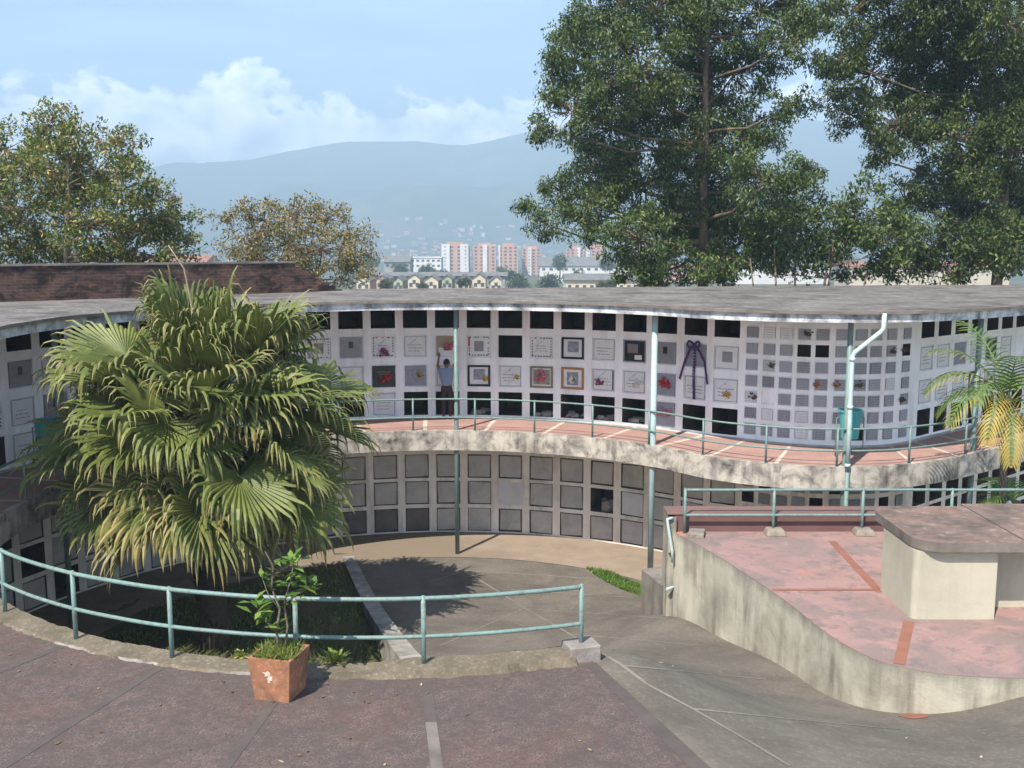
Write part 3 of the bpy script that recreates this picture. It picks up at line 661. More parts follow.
for i, s in enumerate(SMALL_S):
    for r, (zb, zt) in enumerate(ROWS_SMALL):
        if not pick_small(i, r) and (i, r) not in NO_SMALL: put_small('small_niche_plaque', s, (zb + zt) / 2, me_w if (i, r) in WHITE_SMALL else me_g)
    for r, (zb, zt) in enumerate(ROWS_SMALL_LO):
        if (i * 5 + r * 3) % 4: put_small('small_niche_cover', s, (zb + zt) / 2, me_g)

# --- balcony slab with tiled floor and cream joints
m = MB(); mt = MB()
n_us = len(US); step_acc = 0.0
for i in range(n_us - 1):
    e0, e1, w0, w1 = EDGE[i], EDGE[i + 1], WALL[i], WALL[i + 1]
    z0, z1 = -0.55, -0.004
    m.quad((e0.x, e0.y, z0), (e1.x, e1.y, z0), (e1.x, e1.y, z1), (e0.x, e0.y, z1))
    m.quad((e0.x, e0.y, z0), (w0.x, w0.y, z0), (w1.x, w1.y, z0), (e1.x, e1.y, z0), 1)
    m.quad((e0.x, e0.y, z1), (e1.x, e1.y, z1), (w1.x, w1.y, z1), (w0.x, w0.y, z1), 1)
m.build('balcony_slab', [M['slab_edge'], M['soffit']], house)
uj = 0.0
joint_us = [nearest_s(PE, PE.at(E_MID + k * 1.66 - 0.6)) for k in range(-12, 16)]
cum = PE.c
m = MB()
for i in range(n_us - 1):
    q = lambda P, t: P[i].lerp(P[i + 1], t)
    cuts = sorted([0.0, 1.0] + [min(1, max(0, (j + d - cum[i]) / (cum[i + 1] - cum[i]))) for j in joint_us for d in (-0.05, 0.05) if cum[i] < j + d < cum[i + 1]])
    for a, b in zip(cuts, cuts[1:]):
        mid = cum[i] + (a + b) / 2 * (cum[i + 1] - cum[i])
        mi = 1 if any(abs(mid - j) < 0.05 for j in joint_us) else 0
        ea, eb, wa, wb = q(EDGE, a), q(EDGE, b), q(WALL, a), q(WALL, b)
        ia, ib = ea.lerp(wa, 0.05), eb.lerp(wb, 0.05)
        oa, ob = ea.lerp(wa, 0.90), eb.lerp(wb, 0.90)
        for p0, p1, q1, q0, mm in ((ea, eb, ib, ia, 2), (ia, ib, ob, oa, mi), (oa, ob, wb, wa, 3)):
            m.quad((p0.x, p0.y, 0), (p1.x, p1.y, 0), (q1.x, q1.y, 0), (q0.x, q0.y, 0), mm)
m.build('balcony_floor', [M['red_tile'], M['cream_joint'], M['slab_edge'], M['cement']], house)

# --- roof: felt sheet, drip edge, fascia beam, soffit
def offset(path_pts, dist):
    P = Path(path_pts); out = []
    for c in P.c:
        p, t, n = P.frame(c); out.append(p + n * dist)
    return out
RF = offset(EDGE, 0.36); FF = offset(EDGE, 0.28); FB = offset(EDGE, 0.12)
i100 = min(range(n_us), key=lambda i: (EDGE[i] - polar(R_EDGE, 104)).length)
RB = []
for i in range(n_us):
    if i <= i100:
        d = (WALL[i] - Vector((CX, CY, 0))).normalized(); RB.append(Vector((CX, CY, 0)) + d * 14.2)
b0 = RB[-1]
for i in range(i100 + 1, n_us):
    t = (i - i100) / (n_us - 1 - i100); RB.append(Vector((b0.x + (27 - b0.x) * t, b0.y + (36.6 - b0.y) * min(1, t * 1.6), 0)))
m = MB(); f = MB(); NR = 5
for i in range(n_us - 1):
    for k in range(NR):
        def P(ii, kk):
            a = RF[ii].lerp(RB[ii], kk / NR); z = 3.60 + 0.06 * (kk / NR) + 0.012 * mnoise.noise(Vector((a.x * 0.8, a.y * 0.8, 3)))
            return (a.x, a.y, z)
        m.quad(P(i, k), P(i + 1, k), P(i + 1, k + 1), P(i, k + 1), 0, True)
    a, b = RF[i], RF[i + 1]; c, d = FF[i], FF[i + 1]; g, h = FB[i], FB[i + 1]; za, zb = P(i, 0)[2], P(i + 1, 0)[2]
    m.quad((a.x, a.y, 3.535), (b.x, b.y, 3.535), (b.x, b.y, zb), (a.x, a.y, za), 1)
    m.quad((a.x, a.y, 3.535), (RB[i].x, RB[i].y, 3.50), (RB[i + 1].x, RB[i + 1].y, 3.50), (b.x, b.y, 3.535), 2)
    m.quad((RB[i].x, RB[i].y, 3.50), P(i, NR), P(i + 1, NR), (RB[i + 1].x, RB[i + 1].y, 3.50), 1)
    f.quad((c.x, c.y, 3.345), (d.x, d.y, 3.345), (d.x, d.y, 3.53), (c.x, c.y, 3.53))
    f.quad((c.x, c.y, 3.345), (g.x, g.y, 3.345), (h.x, h.y, 3.345), (d.x, d.y, 3.345))
    f.quad((g.x, g.y, 3.53), (h.x, h.y, 3.53), (h.x, h.y, 3.345), (g.x, g.y, 3.345))
ro = m.build('roof', [M['roof_felt'], M['table_edge'], M['soffit']], house)
f.build('fascia', M['fascia'], ro)

# --- posts and downpipe
def edge_in(s, inset):
    p, t, n = PE.frame(s); return p - n * inset
post_s = [PE.of_px(456, 1.5, E_MID - 2, E_MID + 2), PE.of_px(651, 1.5, E_MID + 2, E_MID + 8), PE.of_px(850, 1.5, E_MID + 8, PE.L), nearest_s(PE, polar(R_EDGE, 127)), nearest_s(PE, polar(R_EDGE, 168)), PE.of_px(974, -1.5, E_MID + 8, PE.L)]
for k, s in enumerate(post_s):
    p = edge_in(s, 0.14); m = MB(); r = 0.078 if k == 1 else 0.062
    m.tube([(p.x, p.y, Z_LOW - 0.02), (p.x, p.y, 3.536)], r, 14)
    o = m.build('post', M['teal_pale'] if k == 1 else M['teal'], house)
    if k == 1: o['label'] = 'thicker faded pale blue post'
p = edge_in(post_s[2], -0.05); pt, tt, nn = PE.frame(post_s[2])
m = MB(); top = p + tt * 0.58 + nn * 0.25
m.tube([(top.x, top.y, 3.56), (top.x, top.y, 3.22), (top.x - tt.x * 0.06, top.y - tt.y * 0.06, 3.14), (p.x + tt.x * 0.05, p.y + tt.y * 0.05, 2.66), (p.x, p.y, 2.56), (p.x, p.y, 1.0), (p.x, p.y, -0.1)], 0.055, 12)
m.tube([(p.x, p.y, -0.1), (p.x, p.y, -3.5)], 0.05, 12, 1)
for z in (0.05, 1.4, 2.5): m.tube([(p.x, p.y, z - 0.04), (p.x, p.y, z + 0.04)], 0.066, 12)
m.build('downpipe', [M['pipe_white'], M['teal']], house)

# ------------------------------------------------------------------ railings
def pipe_rail(root, pts_fn, s0, s1, posts, zbase, zt=0.875, zm=0.365, rt=0.026, feet=True, mat='teal'):
    n = max(2, int((s1 - s0) / 0.3))
    for nm, z, rr in (('top_rail', zt, rt), ('middle_rail', zm, rt * 0.92)):
        m = MB(); m.tube([Vector((q.x, q.y, zbase + z + 0.004 * mnoise.noise(q * 1.5))) for q in (pts_fn(s0 + (s1 - s0) * i / n) for i in range(n + 1))], rr, 10); m.build(nm, M[mat], root)
    for s in posts:
        q = pts_fn(s); m = MB(); m.tube([(q.x, q.y, zbase - 0.02), (q.x, q.y, zbase + zt + 0.02)], rt * 1.08, 10)
        m.ball((q.x, q.y, zbase + zt + 0.02), rt * 1.1, 0, 10, 6, 0.6)
        m.tube([(q.x, q.y, zbase - 0.01), (q.x, q.y, zbase + 0.012)], rt * 1.9, 10); m.build('post', M[mat], root)
q0 = edge_in(E_MID, 0.06)
br = thing('balcony_railing', 'long teal pipe railing along the edge of the upper balcony', 'railing', (q0.x, q0.y, 0.0))
rail_px = [413, 475, 534, 592, 648, 702, 766, 838, 911, 968]
rs_ = [PE.of_px(p, 0.4, E_MID - 5, PE.L) for p in rail_px]
left0 = nearest_s(PE, polar(R_EDGE, 178.4))
extra = [left0 - 1.75, left0, left0 + 1.7, left0 + 3.4, left0 + 5.1, left0 + 6.8, left0 + 8.5]
extra = [e for e in extra if e < rs_[0] - 1.0 and e > 0.6] + [rs_[-1] + 1.75, rs_[-1] + 3.5]
pipe_rail(br, lambda s: edge_in(s, 0.05), 0.4, PE.L - 3.0, sorted(rs_ + extra), 0.0, rt=0.024)
q0 = polar(7.98, -95)
tr = thing('terrace_railing', 'curved teal pipe railing on the kerb around the sunken palm garden', 'railing', (q0.x, q0.y, 0.1))
fr = lambda a: polar(7.98, a)
pipe_rail(tr, fr, -152.0, -70.6, [-142.5, -130.5, -118.4, -107.2, -95.5, -84.6, -70.6], 0.0, 0.90, 0.43, rt=0.027)

# ------------------------------------------------------------------ terrace, kerb, retaining wall
m = MB()
for a in range(-154, -70, 2):
    for r0, r1 in ((8.0, 11), (11, 16), (16, 30), (30, 60)):
        m.quad(polar(r0, a), polar(r1, a), polar(r1, a + 2), polar(r0, a + 2))
tag(m.build('terrace', M['paving']), kind='structure')
m = MB()
for a, mi in ((-130.5, 0), (-118.4, 0), (-107.2, 0), (-95.5, 0)):
    w = math.degrees(0.055 / 8.3)
    t = polar(1, a) - polar(0, a); b = Vector((-t.y, t.x, 0)) * 0.055
    for r0 in np.arange(8.2, 24, 0.8):
        a0, a1 = polar(r0, a, 0.004), polar(r0 + 0.8, a, 0.004); m.quad(a0 - b, a1 - b, a1 + b, a0 + b, mi)
t = polar(1, -84.6) - polar(0, 0) ; a0 = at_z(427, 683, 0.004); a1 = at_z(431, 722, 0.004); a2 = at_z(438, 775, 0.004)
for p0, p1, mi in ((a0, a1, 0), (a1, a2 + (a2 - a1) * 3, 1)):
    d = (p1 - p0).normalized(); b = Vector((-d.y, d.x, 0)) * 0.06; m.quad(p0 + b, p0 - b, p1 - b, p1 + b, mi)
# darker worn border where the paving meets the ramp
for r0 in np.arange(8.2, 20, 0.6):
    m.quad(polar(r0, -70.9, 0.004), polar(r0 + 0.6, -70.9, 0.004), polar(r0 + 0.6, -69.9, 0.004), polar(r0, -69.9, 0.004), 0)
tag(m.build('terrace_joints', [M['pave_joint'], M['pave_joint_light']]), kind='structure')
def arc_beam(name, a0, a1, r0, r1, z0, z_low, z_high, mats, rough=0.02, step=0.6, parent=None):
    m = MB(); n = int((a1 - a0) / step); rows = []
    for i in range(n + 1):
        a = a0 + (a1 - a0) * i / n; j = lambda k: rough * mnoise.noise(Vector((a * 1.1, k * 7.3, 1.7)))
        f_ = min(1, max(0, (a + 91) / 6)); z1 = z_low + (z_high - z_low) * f_ * f_ * (3 - 2 * f_)
        rows.append([polar(r0, a, z0), polar(r0 + j(1), a, z1 + j(2)), polar(r1 + 2.5 * j(3), a, z1 + 0.4 * j(4) - 0.015), polar(r1 + 0.05 + 4 * j(5) + 2 * j(9), a, z0)])
    for i in range(n):
        for k in range(3): m.quad(rows[i][k], rows[i + 1][k], rows[i + 1][k + 1], rows[i][k + 1], 1 if k == 2 and len(mats) > 1 and mnoise.noise(Vector((i * 0.13, 2.2, 5))) > (-0.12 if a0 + (a1 - a0) * i / n < -91 else 0.22) else 0)
    for rw in (rows[0], rows[-1]): m.quad(*rw)
    return m.build(name, mats, parent)
tag(arc_beam('kerb', -154, -71.6, 7.82, 8.15, -0.02, 0.04, 0.105, [M['kerb'], M['kerb_pale']]), kind='structure')
eb = polar(7.98, -70.6)
m = MB(); m.obox((eb.x, eb.y, 0.06), Vector((0.19, 0.06, 0)), Vector((-0.05, 0.16, 0)), Vector((0, 0, 0.13)))
tag(m.build('post_block', M['kerb_pale'], bevel=0.015), 'small pale concrete block under the end post of the curved railing', 'block')
m = MB()
for a in range(-154, -72, 2):
    m.quad(polar(7.9, a, Z_LOW - 0.1), polar(7.9, a + 2, Z_LOW - 0.1), polar(7.9, a + 2, -0.02), polar(7.9, a, -0.02))
    m.quad(polar(7.9, a, -0.02), polar(7.9, a + 2, -0.02), polar(8.2, a + 2, -0.02), polar(8.2, a, -0.02))
    m.quad(polar(8.2, a, Z_LOW - 0.1), polar(8.2, a, -0.02), polar(8.2, a + 2, -0.02), polar(8.2, a + 2, Z_LOW - 0.1))
tag(m.build('retaining_wall', M['plinth_wall']), 'curved retaining wall under the near terrace rim beside the sunken garden', 'wall')

# ------------------------------------------------------------------ ramp / courtyard height field
ctrl = [(1.03, 11.83, 0), (1.43, 10.58, 0), (1.82, 9.11, 0), (2.3, 7.5, 0), (3.3, 4.5, 0.0), (6, 4.5, 0.0), (10, 5, 0.0),
        (3.17, 18.9, -2.18), (3.97, 16.8, -1.9), (4.21, 15.8, -1.7), (4.52, 14.07, -1.47), (4.81, 13.2, -1.31), (5.19, 12.65, -1.16), (5.82, 12.4, -1.01), (6.64, 12.31, -0.75), (8.5, 12.2, -0.5), (12, 12.2, -0.4),
        (2.77, 20.4, -2.72), (3.2, 22.8, -3.35), (-1.03, 17.5, -2.55), (-1.6, 19.5, -2.95), (-3, 23, -3.4), (-4.2, 26.3, -3.56), (0.4, 12.2, -0.5), (-0.4, 12.4, -1.15), (-0.6, 15, -1.95),
        (1.5, 13.5, -0.75), (1.7, 16, -1.75), (1.6, 19, -2.72), (1.6, 22, -3.38), (1.8, 24, -3.56), (-1, 24, -3.56), (-0.8, 21, -3.2), (-1.4, 27.2, -3.56), (2, 26.2, -3.56), (4, 25, -3.56), (6, 23, -3.56), (9, 22.5, -3.56), (13, 25, -3.56), (5, 20.5, -3.4), (10, 20.5, -3.5),
        (3.3, 14, -1.3), (2.6, 12, -0.55), (3.6, 11.5, -0.7), (3.4, 9.8, -0.35), (5.2, 10, -0.45), (8.5, 10, -0.3), (4, 8, -0.1), (7, 8, -0.1), (4.9, 16.5, -1.9), (8, 16, -1.9)]
CP = np.array(ctrl, float)
def phi(d): return np.sqrt(d * d + 1.6)
Dm = phi(np.hypot(CP[:, None, 0] - CP[None, :, 0], CP[:, None, 1] - CP[None, :, 1])) 
A_ = np.zeros((len(CP) + 1,) * 2); A_[:-1, :-1] = Dm; A_[:-1, -1] = 1; A_[-1, :-1] = 1
W_ = np.linalg.solve(A_, np.append(CP[:, 2], 0))
def ramp_z0(x, y):
    x = np.asarray(x, float); y = np.asarray(y, float)
    d = phi(np.hypot(x[..., None] - CP[:, 0], y[..., None] - CP[:, 1]))
    return np.clip(d @ W_[:-1] + W_[-1], Z_LOW, 0.0)
GW0, GW1 = Vector((-4.55, 26.9, 0)), Vector((-0.55, 13.3, 0))       # line of the low garden wall
def gw_side(x, y): return (GW1.x - GW0.x) * (y - GW0.y) - (GW1.y - GW0.y) * (x - GW0.x)   # >0 to the right (ramp)
nx, ny = 151, 191
gx = np.linspace(-5.2, 13.5, nx); gy = np.linspace(3.5, 28.0, ny)
GX, GY = np.meshgrid(gx, gy); GZ = ramp_z0(GX, GY)
for _ in range(6):
    Q = np.pad(GZ, 1, mode='edge'); GZ = (Q[:-2, 1:-1] + Q[2:, 1:-1] + Q[1:-1, :-2] + Q[1:-1, 2:] + 4 * GZ) / 8
GS = GZ.copy()
def ramp_z(x, y):
    x = float(np.clip(x, gx[0], gx[-1] - 1e-6)); y = float(np.clip(y, gy[0], gy[-1] - 1e-6))
    i = (x - gx[0]) / (gx[1] - gx[0]); j = (y - gy[0]) / (gy[1] - gy[0]); i0, j0 = int(i), int(j); u, v = i - i0, j - j0
    return GS[j0, i0] * (1 - u) * (1 - v) + GS[j0, i0 + 1] * u * (1 - v) + GS[j0 + 1, i0] * (1 - u) * v + GS[j0 + 1, i0 + 1] * u * v
ang = np.degrees(np.arctan2(GY - CY, GX - CX)); rad = np.hypot(GX - CX, GY - CY)
under = (ang > -160) & (ang < -70.0) & (rad > 7.9)
GZ = np.where(under, np.minimum(GZ, 0.0) - 0.03 - 0.6 * np.clip((-70.4 - ang) / 4, 0, 1), GZ)
m = MB()
idx = lambda j, i: j * nx + i
m.v = [(float(GX[j, i]), float(GY[j, i]), float(GZ[j, i])) for j in range(ny) for i in range(nx)]
for j in range(ny - 1):
    for i in range(nx - 1):
        xc = (gx[i] + gx[i + 1]) / 2; yc = (gy[j] + gy[j + 1]) / 2
        if gw_side(xc, yc) < -0.3: continue
        if (ang[j, i] < -76 and ang[j, i] > -160 and rad[j, i] > 8.6): continue
        m.f.append((idx(j, i), idx(j, i + 1), idx(j + 1, i + 1), idx(j + 1, i))); m.m.append(0); m.sm.append(True)
tag(m.build('ramp', M['ramp']), kind='structure')
def ramp_hit(px, py):
    d = ray(px, py); t = 6.0; last = t
    while t < 60:
        p = EYE + d * t
        if p.z <= float(ramp_z(p.x, p.y)):
            lo, hi = last, t
            for _ in range(18):
                md = (lo + hi) / 2; q = EYE + d * md
                if q.z <= float(ramp_z(q.x, q.y)): hi = md
                else: lo = md
            return EYE + d * hi
        last = t; t += 0.05
    return EYE + d * t
m = MB()
def joint(pix, w):
    P3 = []
    for (a, b) in zip(pix, pix[1:]):
        n = max(2, int(math.hypot(b[0] - a[0], b[1] - a[1]) / 6))
        P3 += [ramp_hit(a[0] + (b[0] - a[0]) * i / n, a[1] + (b[1] - a[1]) * i / n) for i in range(n)]
    P3.append(ramp_hit(*pix[-1]))
    for a, b in zip(P3, P3[1:]):
        d = b - a; d.z = 0
        if d.length < 1e-4 or d.length > 0.7: continue
        d.normalize(); nrm = Vector((-d.y, d.x, 0)) * w
        Q = [a + nrm, a - nrm, b - nrm, b + nrm]
        m.quad(*[(q.x, q.y, float(ramp_z(q.x, q.y)) + 0.005) for q in Q])
joint([(472, 575), (489, 586), (526, 609), (547, 621), (566, 632), (603, 654), (622, 665.5), (648, 685), (693, 709), (750, 742), (790, 766)], 0.026)
for L in ([(463, 570.5), (599, 579)], [(512, 590), (634, 597.5)], [(528, 609), (666, 618.6)], [(572, 634.5), (707, 646)], [(622, 665.5), (766, 679.5)], [(693, 709), (800, 720), (904, 730)], [(463, 571), (430, 582)], [(525, 608), (480, 628), (440, 646)]):
    joint(L, 0.02)
tag(m.build('ramp_joints', M['ramp_joint']), kind='structure')
m = MB(); P3 = [ramp_hit(914 + 14 * math.cos(k * 0.52) * (1 + 0.2 * math.sin(k * 2.3)), 716 + 3.2 * math.sin(k * 0.52)) for k in range(12)]
m.add([(q.x, q.y, float(ramp_z(q.x, q.y)) + 0.006) for q in P3], [tuple(range(12))[::-1]])
tag(m.build('paint_patch', M['strip_red']), 'red paint patch on the ramp at the foot of the rounded platform corner', 'paint patch', kind='structure')
# lower walkway ring under the balcony
m = MB()
for i in range(n_us - 1):
    a, b, c, d = EDGE[i].lerp(WALL[i], -0.08), EDGE[i + 1].lerp(WALL[i + 1], -0.08), WALL[i + 1].lerp(EDGE[i + 1], -0.02), WALL[i].lerp(EDGE[i], -0.02)
    th = math.degrees(math.atan2(a.y - CY, a.x - CX))
    mi = 1 if (th > 125 or th < -90) else 0
    m.quad(*[(q.x, q.y, Z_LOW + 0.012) for q in (a, b, c, d)], mi)
tag(m.build('lower_walkway', [M['walk_beige'], M['walk_dirt']]), kind='structure')
m = MB(); gn = 46
GP = []
for j in range(gn + 1):
    for i in range(gn + 1):
        x = CX - 8.6 + 9.2 * i / gn; y = CY - 8.6 + 17.0 * j / gn
        mound = 0.45 * math.exp(-(((x + 5.9) ** 2 + (y - 20.2) ** 2) / 3.2))
        GP.append((x, y, Z_LOW - 0.008 + mound + 0.05 * abs(mnoise.noise(Vector((x, y, 0))))))
m.v = GP
for j in range(gn):
    for i in range(gn):
        x = CX - 8.6 + 9.2 * (i + .5) / gn; y = CY - 8.6 + 17.0 * (j + .5) / gn
        if gw_side(x, y) > 0.4 or math.hypot(x - CX, y - CY) > 8.5: continue
        m.f.append((j * (gn + 1) + i, j * (gn + 1) + i + 1, (j + 1) * (gn + 1) + i + 1, (j + 1) * (gn + 1) + i)); m.m.append(0); m.sm.append(True)
tag(m.build('garden_soil', M['soil']), kind='structure')
# low wall between garden and ramp
m = MB(); d = (GW1 - GW0).normalized(); b = Vector((-d.y, d.x, 0)); n = 40; rows = []
if b.x < 0: b = -b
for i in range(n + 1):
    q = GW0.lerp(GW1, i / n); z = float(ramp_z(q.x + b.x * 0.3, q.y + b.y * 0.3)) + 0.07
    w = 0.16 + 0.06 * i / n; j = 0.012 * mnoise.noise(Vector((i * 0.7, 3, 1)))
    rows.append([(q.x - b.x * w, q.y - b.y * w, Z_LOW - 0.1), (q.x - b.x * (w + j), q.y - b.y * (w + j), z + j), (q.x + b.x * (w + j), q.y + b.y * (w + j), z - j), (q.x + b.x * w, q.y + b.y * w, Z_LOW - 0.1)])
for i in range(n):
    for k in range(3): m.quad(rows[i][k], rows[i][k + 1], rows[i + 1][k + 1], rows[i + 1][k])
m.quad(*rows[0]); m.quad(*rows[-1])
tag(m.build('garden_wall', M['garden_wall']), 'low straight mossy concrete wall between the sunken garden and the ramp', 'wall')

# ------------------------------------------------------------------ red platform on the right
plat = thing('raised_platform', 'raised platform with worn red deck, streaked cream side wall and rounded corner', 'platform', (3.2, 18.9, -2.2))
front = [(3.17, 18.95), (3.49, 18.11), (3.86, 16.9), (4.17, 15.72), (4.36, 14.85), (4.50, 14.0), (4.66, 13.4), (4.87, 12.93), (5.15, 12.64), (5.52, 12.44), (5.99, 12.33), (6.62, 12.28), (9, 12.2), (13.4, 12.2)]
fc = [Vector((x, y, 0)) for x, y in front]; fr_s = [cr(fc, u * 0.25) for u in range((len(fc) - 1) * 4 + 1)]
m = MB()
for a, b2 in zip(fr_s, fr_s[1:]):
    t = (b2 - a).normalized(); nn2 = Vector((-t.y, t.x, 0))
    ia, ib = a + nn2 * 0.16, b2 + nn2 * 0.16
    m.quad((a.x, a.y, -3.7), (b2.x, b2.y, -3.7), (b2.x, b2.y, -0.512), (a.x, a.y, -0.512))
m.quad((3.17, 18.95, -3.7), (3.17, 18.95, -0.512), (3.17, 19.0, -0.512), (3.17, 19.0, -3.7))
m.build('side_wall', M['plinth_wall'], plat)
m = MB()
poly = [(p.x, p.y) for p in fr_s] + [(13.4, 19.0), (3.17, 19.0)]
m.add([(x, y, -0.5) for x, y in poly], [tuple(range(len(poly)))])
edge3 = [(p.x, p.y) for p in fr_s]
for a, b2 in zip(edge3, edge3[1:]): m.quad((a[0], a[1], -0.512), (b2[0], b2[1], -0.512), (b2[0], b2[1], -0.5), (a[0], a[1], -0.5))
m.build('deck', M['plinth_deck'], plat)
def strip_on(z, pix, w, mat, name, parent):
    m = MB(); P3 = [at_z(x, y, z) for x, y in pix]
    for a, b2 in zip(P3, P3[1:]):
        d = (b2 - a).normalized(); nrm = Vector((-d.y, d.x, 0)) * w; m.quad(a - nrm, b2 - nrm, b2 + nrm, a + nrm)
    return m.build(name, M[mat], parent)
strip_on(-0.494, [(832, 541), (880, 592)], 0.07, 'strip_red', 'deck_strip', plat)
strip_on(-0.494, [(772, 589.5), (882, 589.5)], 0.045, 'strip_red', 'deck_strip', plat)
strip_on(-0.494, [(909, 621), (899, 664)], 0.075, 'strip_red', 'deck_strip', plat)
m = MB(); m.box(3.05, 13.4, 19.0, 19.52, -0.9, -0.16, 0)
m.box(3.052, 3.2, 18.92, 19.0, -0.9, -0.2, 2)
m.build('parapet', [M['maroon'], M['maroon'], M['plinth_wall']], plat)
m = MB(); m.box(3.03, 13.4, 18.98, 19.55, -0.16, -0.13); m.build('parapet_cap', M['parapet_top'], plat, bevel=0.008)
m = MB(); m.box(3.04, 3.19, 19.0, 19.53, -3.7, -0.17); m.box(3.19, 13.4, 19.3, 19.53, -3.7, -0.91); m.build('end_wall', M['plinth_wall'], plat)
m = MB()
a, b2, c2 = at_y(668, 520, 18.98), at_y(671, 548, 18.98), at_y(676, 519, 18.98)
m.tube([(3.12, 18.9, a.z + 0.06), (a.x - 0.03, 18.86, a.z + 0.05), (a.x - 0.02, 18.84, a.z - 0.06), (b2.x, 18.84, b2.z), (b2.x + 0.02, 18.86, b2.z - 0.25)], 0.03, 8); m.build('drain_pipe', M['pipe_white'], plat)
m = MB(); m.tube([(3.2, 18.95, -1.6), (3.02, 18.85, -1.62)], 0.03, 8); m.build('drain_spout', M['pipe_white'], plat)
m = MB()
q = [at_y(898, 714, 12.6), at_y(930, 713, 12.4)]
pr = thing('platform_railing', 'straight teal pipe railing along the back of the red platform', 'railing', (5.1, 18.85, -0.5))
fnp = lambda s: Vector((s, 18.86, 0))
pipe_rail(pr, fnp, 3.35, 13.2, [3.35, 5.07, 6.79, 8.51, 10.23], -0.5, 0.87, 0.37, rt=0.027)
for s in (5.07, 6.79, 8.51):
    m = MB(); m.obox((s + 0.02, 18.80, -0.44), Vector((0.20, -0.02, 0)), Vector((0.0, 0.17, 0)), Vector((0, 0, 0.065)), taper=0.75); m.build('stone_foot', M['stone_foot'], pr, bevel=0.03)
m = MB(); m.obox((3.56, 18.72, -0.46), Vector((0.15, -0.02, 0)), Vector((0.05, 0.2, 0)), Vector((0, 0, 0.05))); m.build('stone_foot', M['stone_foot'], pr, bevel=0.015)

# concrete tables
def rounded(x0, x1, y0, y1, rr, corners):
    P = []
    for (cx, cy, a0, key) in ((x0 + rr, y0 + rr, 180, 'fl'), (x1 - rr, y0 + rr, 270, 'fr'), (x1 - rr, y1 - rr, 0, 'br'), (x0 + rr, y1 - rr, 90, 'bl')):
        if key in corners: P += [(cx + rr * math.cos(R(a0 + k * 15)), cy + rr * math.sin(R(a0 + k * 15))) for k in range(7)]
        else: P.append({'fl': (x0, y0), 'fr': (x1, y0), 'br': (x1, y1), 'bl': (x0, y1)}[key])
    return P
t1 = thing('masonry_table', 'cream masonry table with rounded worn pink stone top on the red deck', 'table', (6.55, 15.2, -0.5))
m = MB(); m.prism(rounded(5.97, 7.2, 14.33, 15.6, 0.1, ('fl',)), -0.5, 0.552); m.build('base', M['table_body'], t1)
m = MB(); m.prism(rounded(5.96, 7.55, 14.20, 16.3, 0.40, ('fl', 'bl')), 0.555, 0.72, 0, 1); m.build('table_top', [M['table_top'], M['table_edge']], t1, bevel=0.02)
t2 = thing('masonry_table', 'second masonry table with worn stone top, cut by the right edge of the photo', 'table', (8.6, 15.4, -0.5))
m = MB(); m.prism(rounded(7.3, 10.4, 14.85, 15.9, 0.1, ()), -0.5, 0.550); m.build('base', M['table_body'], t2)
m = MB(); m.prism(rounded(7.575, 10.7, 14.34, 16.45, 0.3, ('fr',)), 0.553, 0.722, 0, 1); m.build('table_top', [M['table_top'], M['table_edge']], t2, bevel=0.02)
# concrete block at the foot of the platform
m = MB(); pts = [(2.74, 20.45), (3.12, 19.05), (3.9, 19.05), (3.9, 20.9)]
m.prism(pts, -3.6, -1.74); tag(m.build('concrete_block', M['block'], bevel=0.02), 'low grey streaked concrete block at the far foot of the red platform', 'block')

# ------------------------------------------------------------------ brick parapet on the left roof
bw = thing('brick_parapet', 'dark mouldy brick wall with stepped end rising behind the left roof', 'wall', (-10.2, 27.95, 3.6))
a, b2 = Vector((-18.5, 20.7, 0)), Vector((-6.75, 30.95, 0)); d = (b2 - a).normalized(); nb = Vector((d.y, -d.x, 0))
m = MB(); L = (b2 - a).length
m.obox(a + d * L / 2 + UPV * 4.06, d * (L / 2), nb * 0.16, UPV * 0.48)
zt = 4.54; s = 0.0
cop = MB(); cop.obox(a + d * L / 2 + UPV * 4.565, d * (L / 2 + 0.02), nb * 0.19, UPV * 0.025)
for k in range(7):
    h = 0.96 * (1 - (k + 1) / 8.0); w = 0.235
    m.obox(b2 + d * (k * w + w / 2 + 0.0015 * k) + UPV * (3.58 + h / 2), d * (w / 2), nb * 0.158, UPV * (h / 2))
m.build('wall', M['brick'], bw); cop.build('coping', M['coping'], bw)

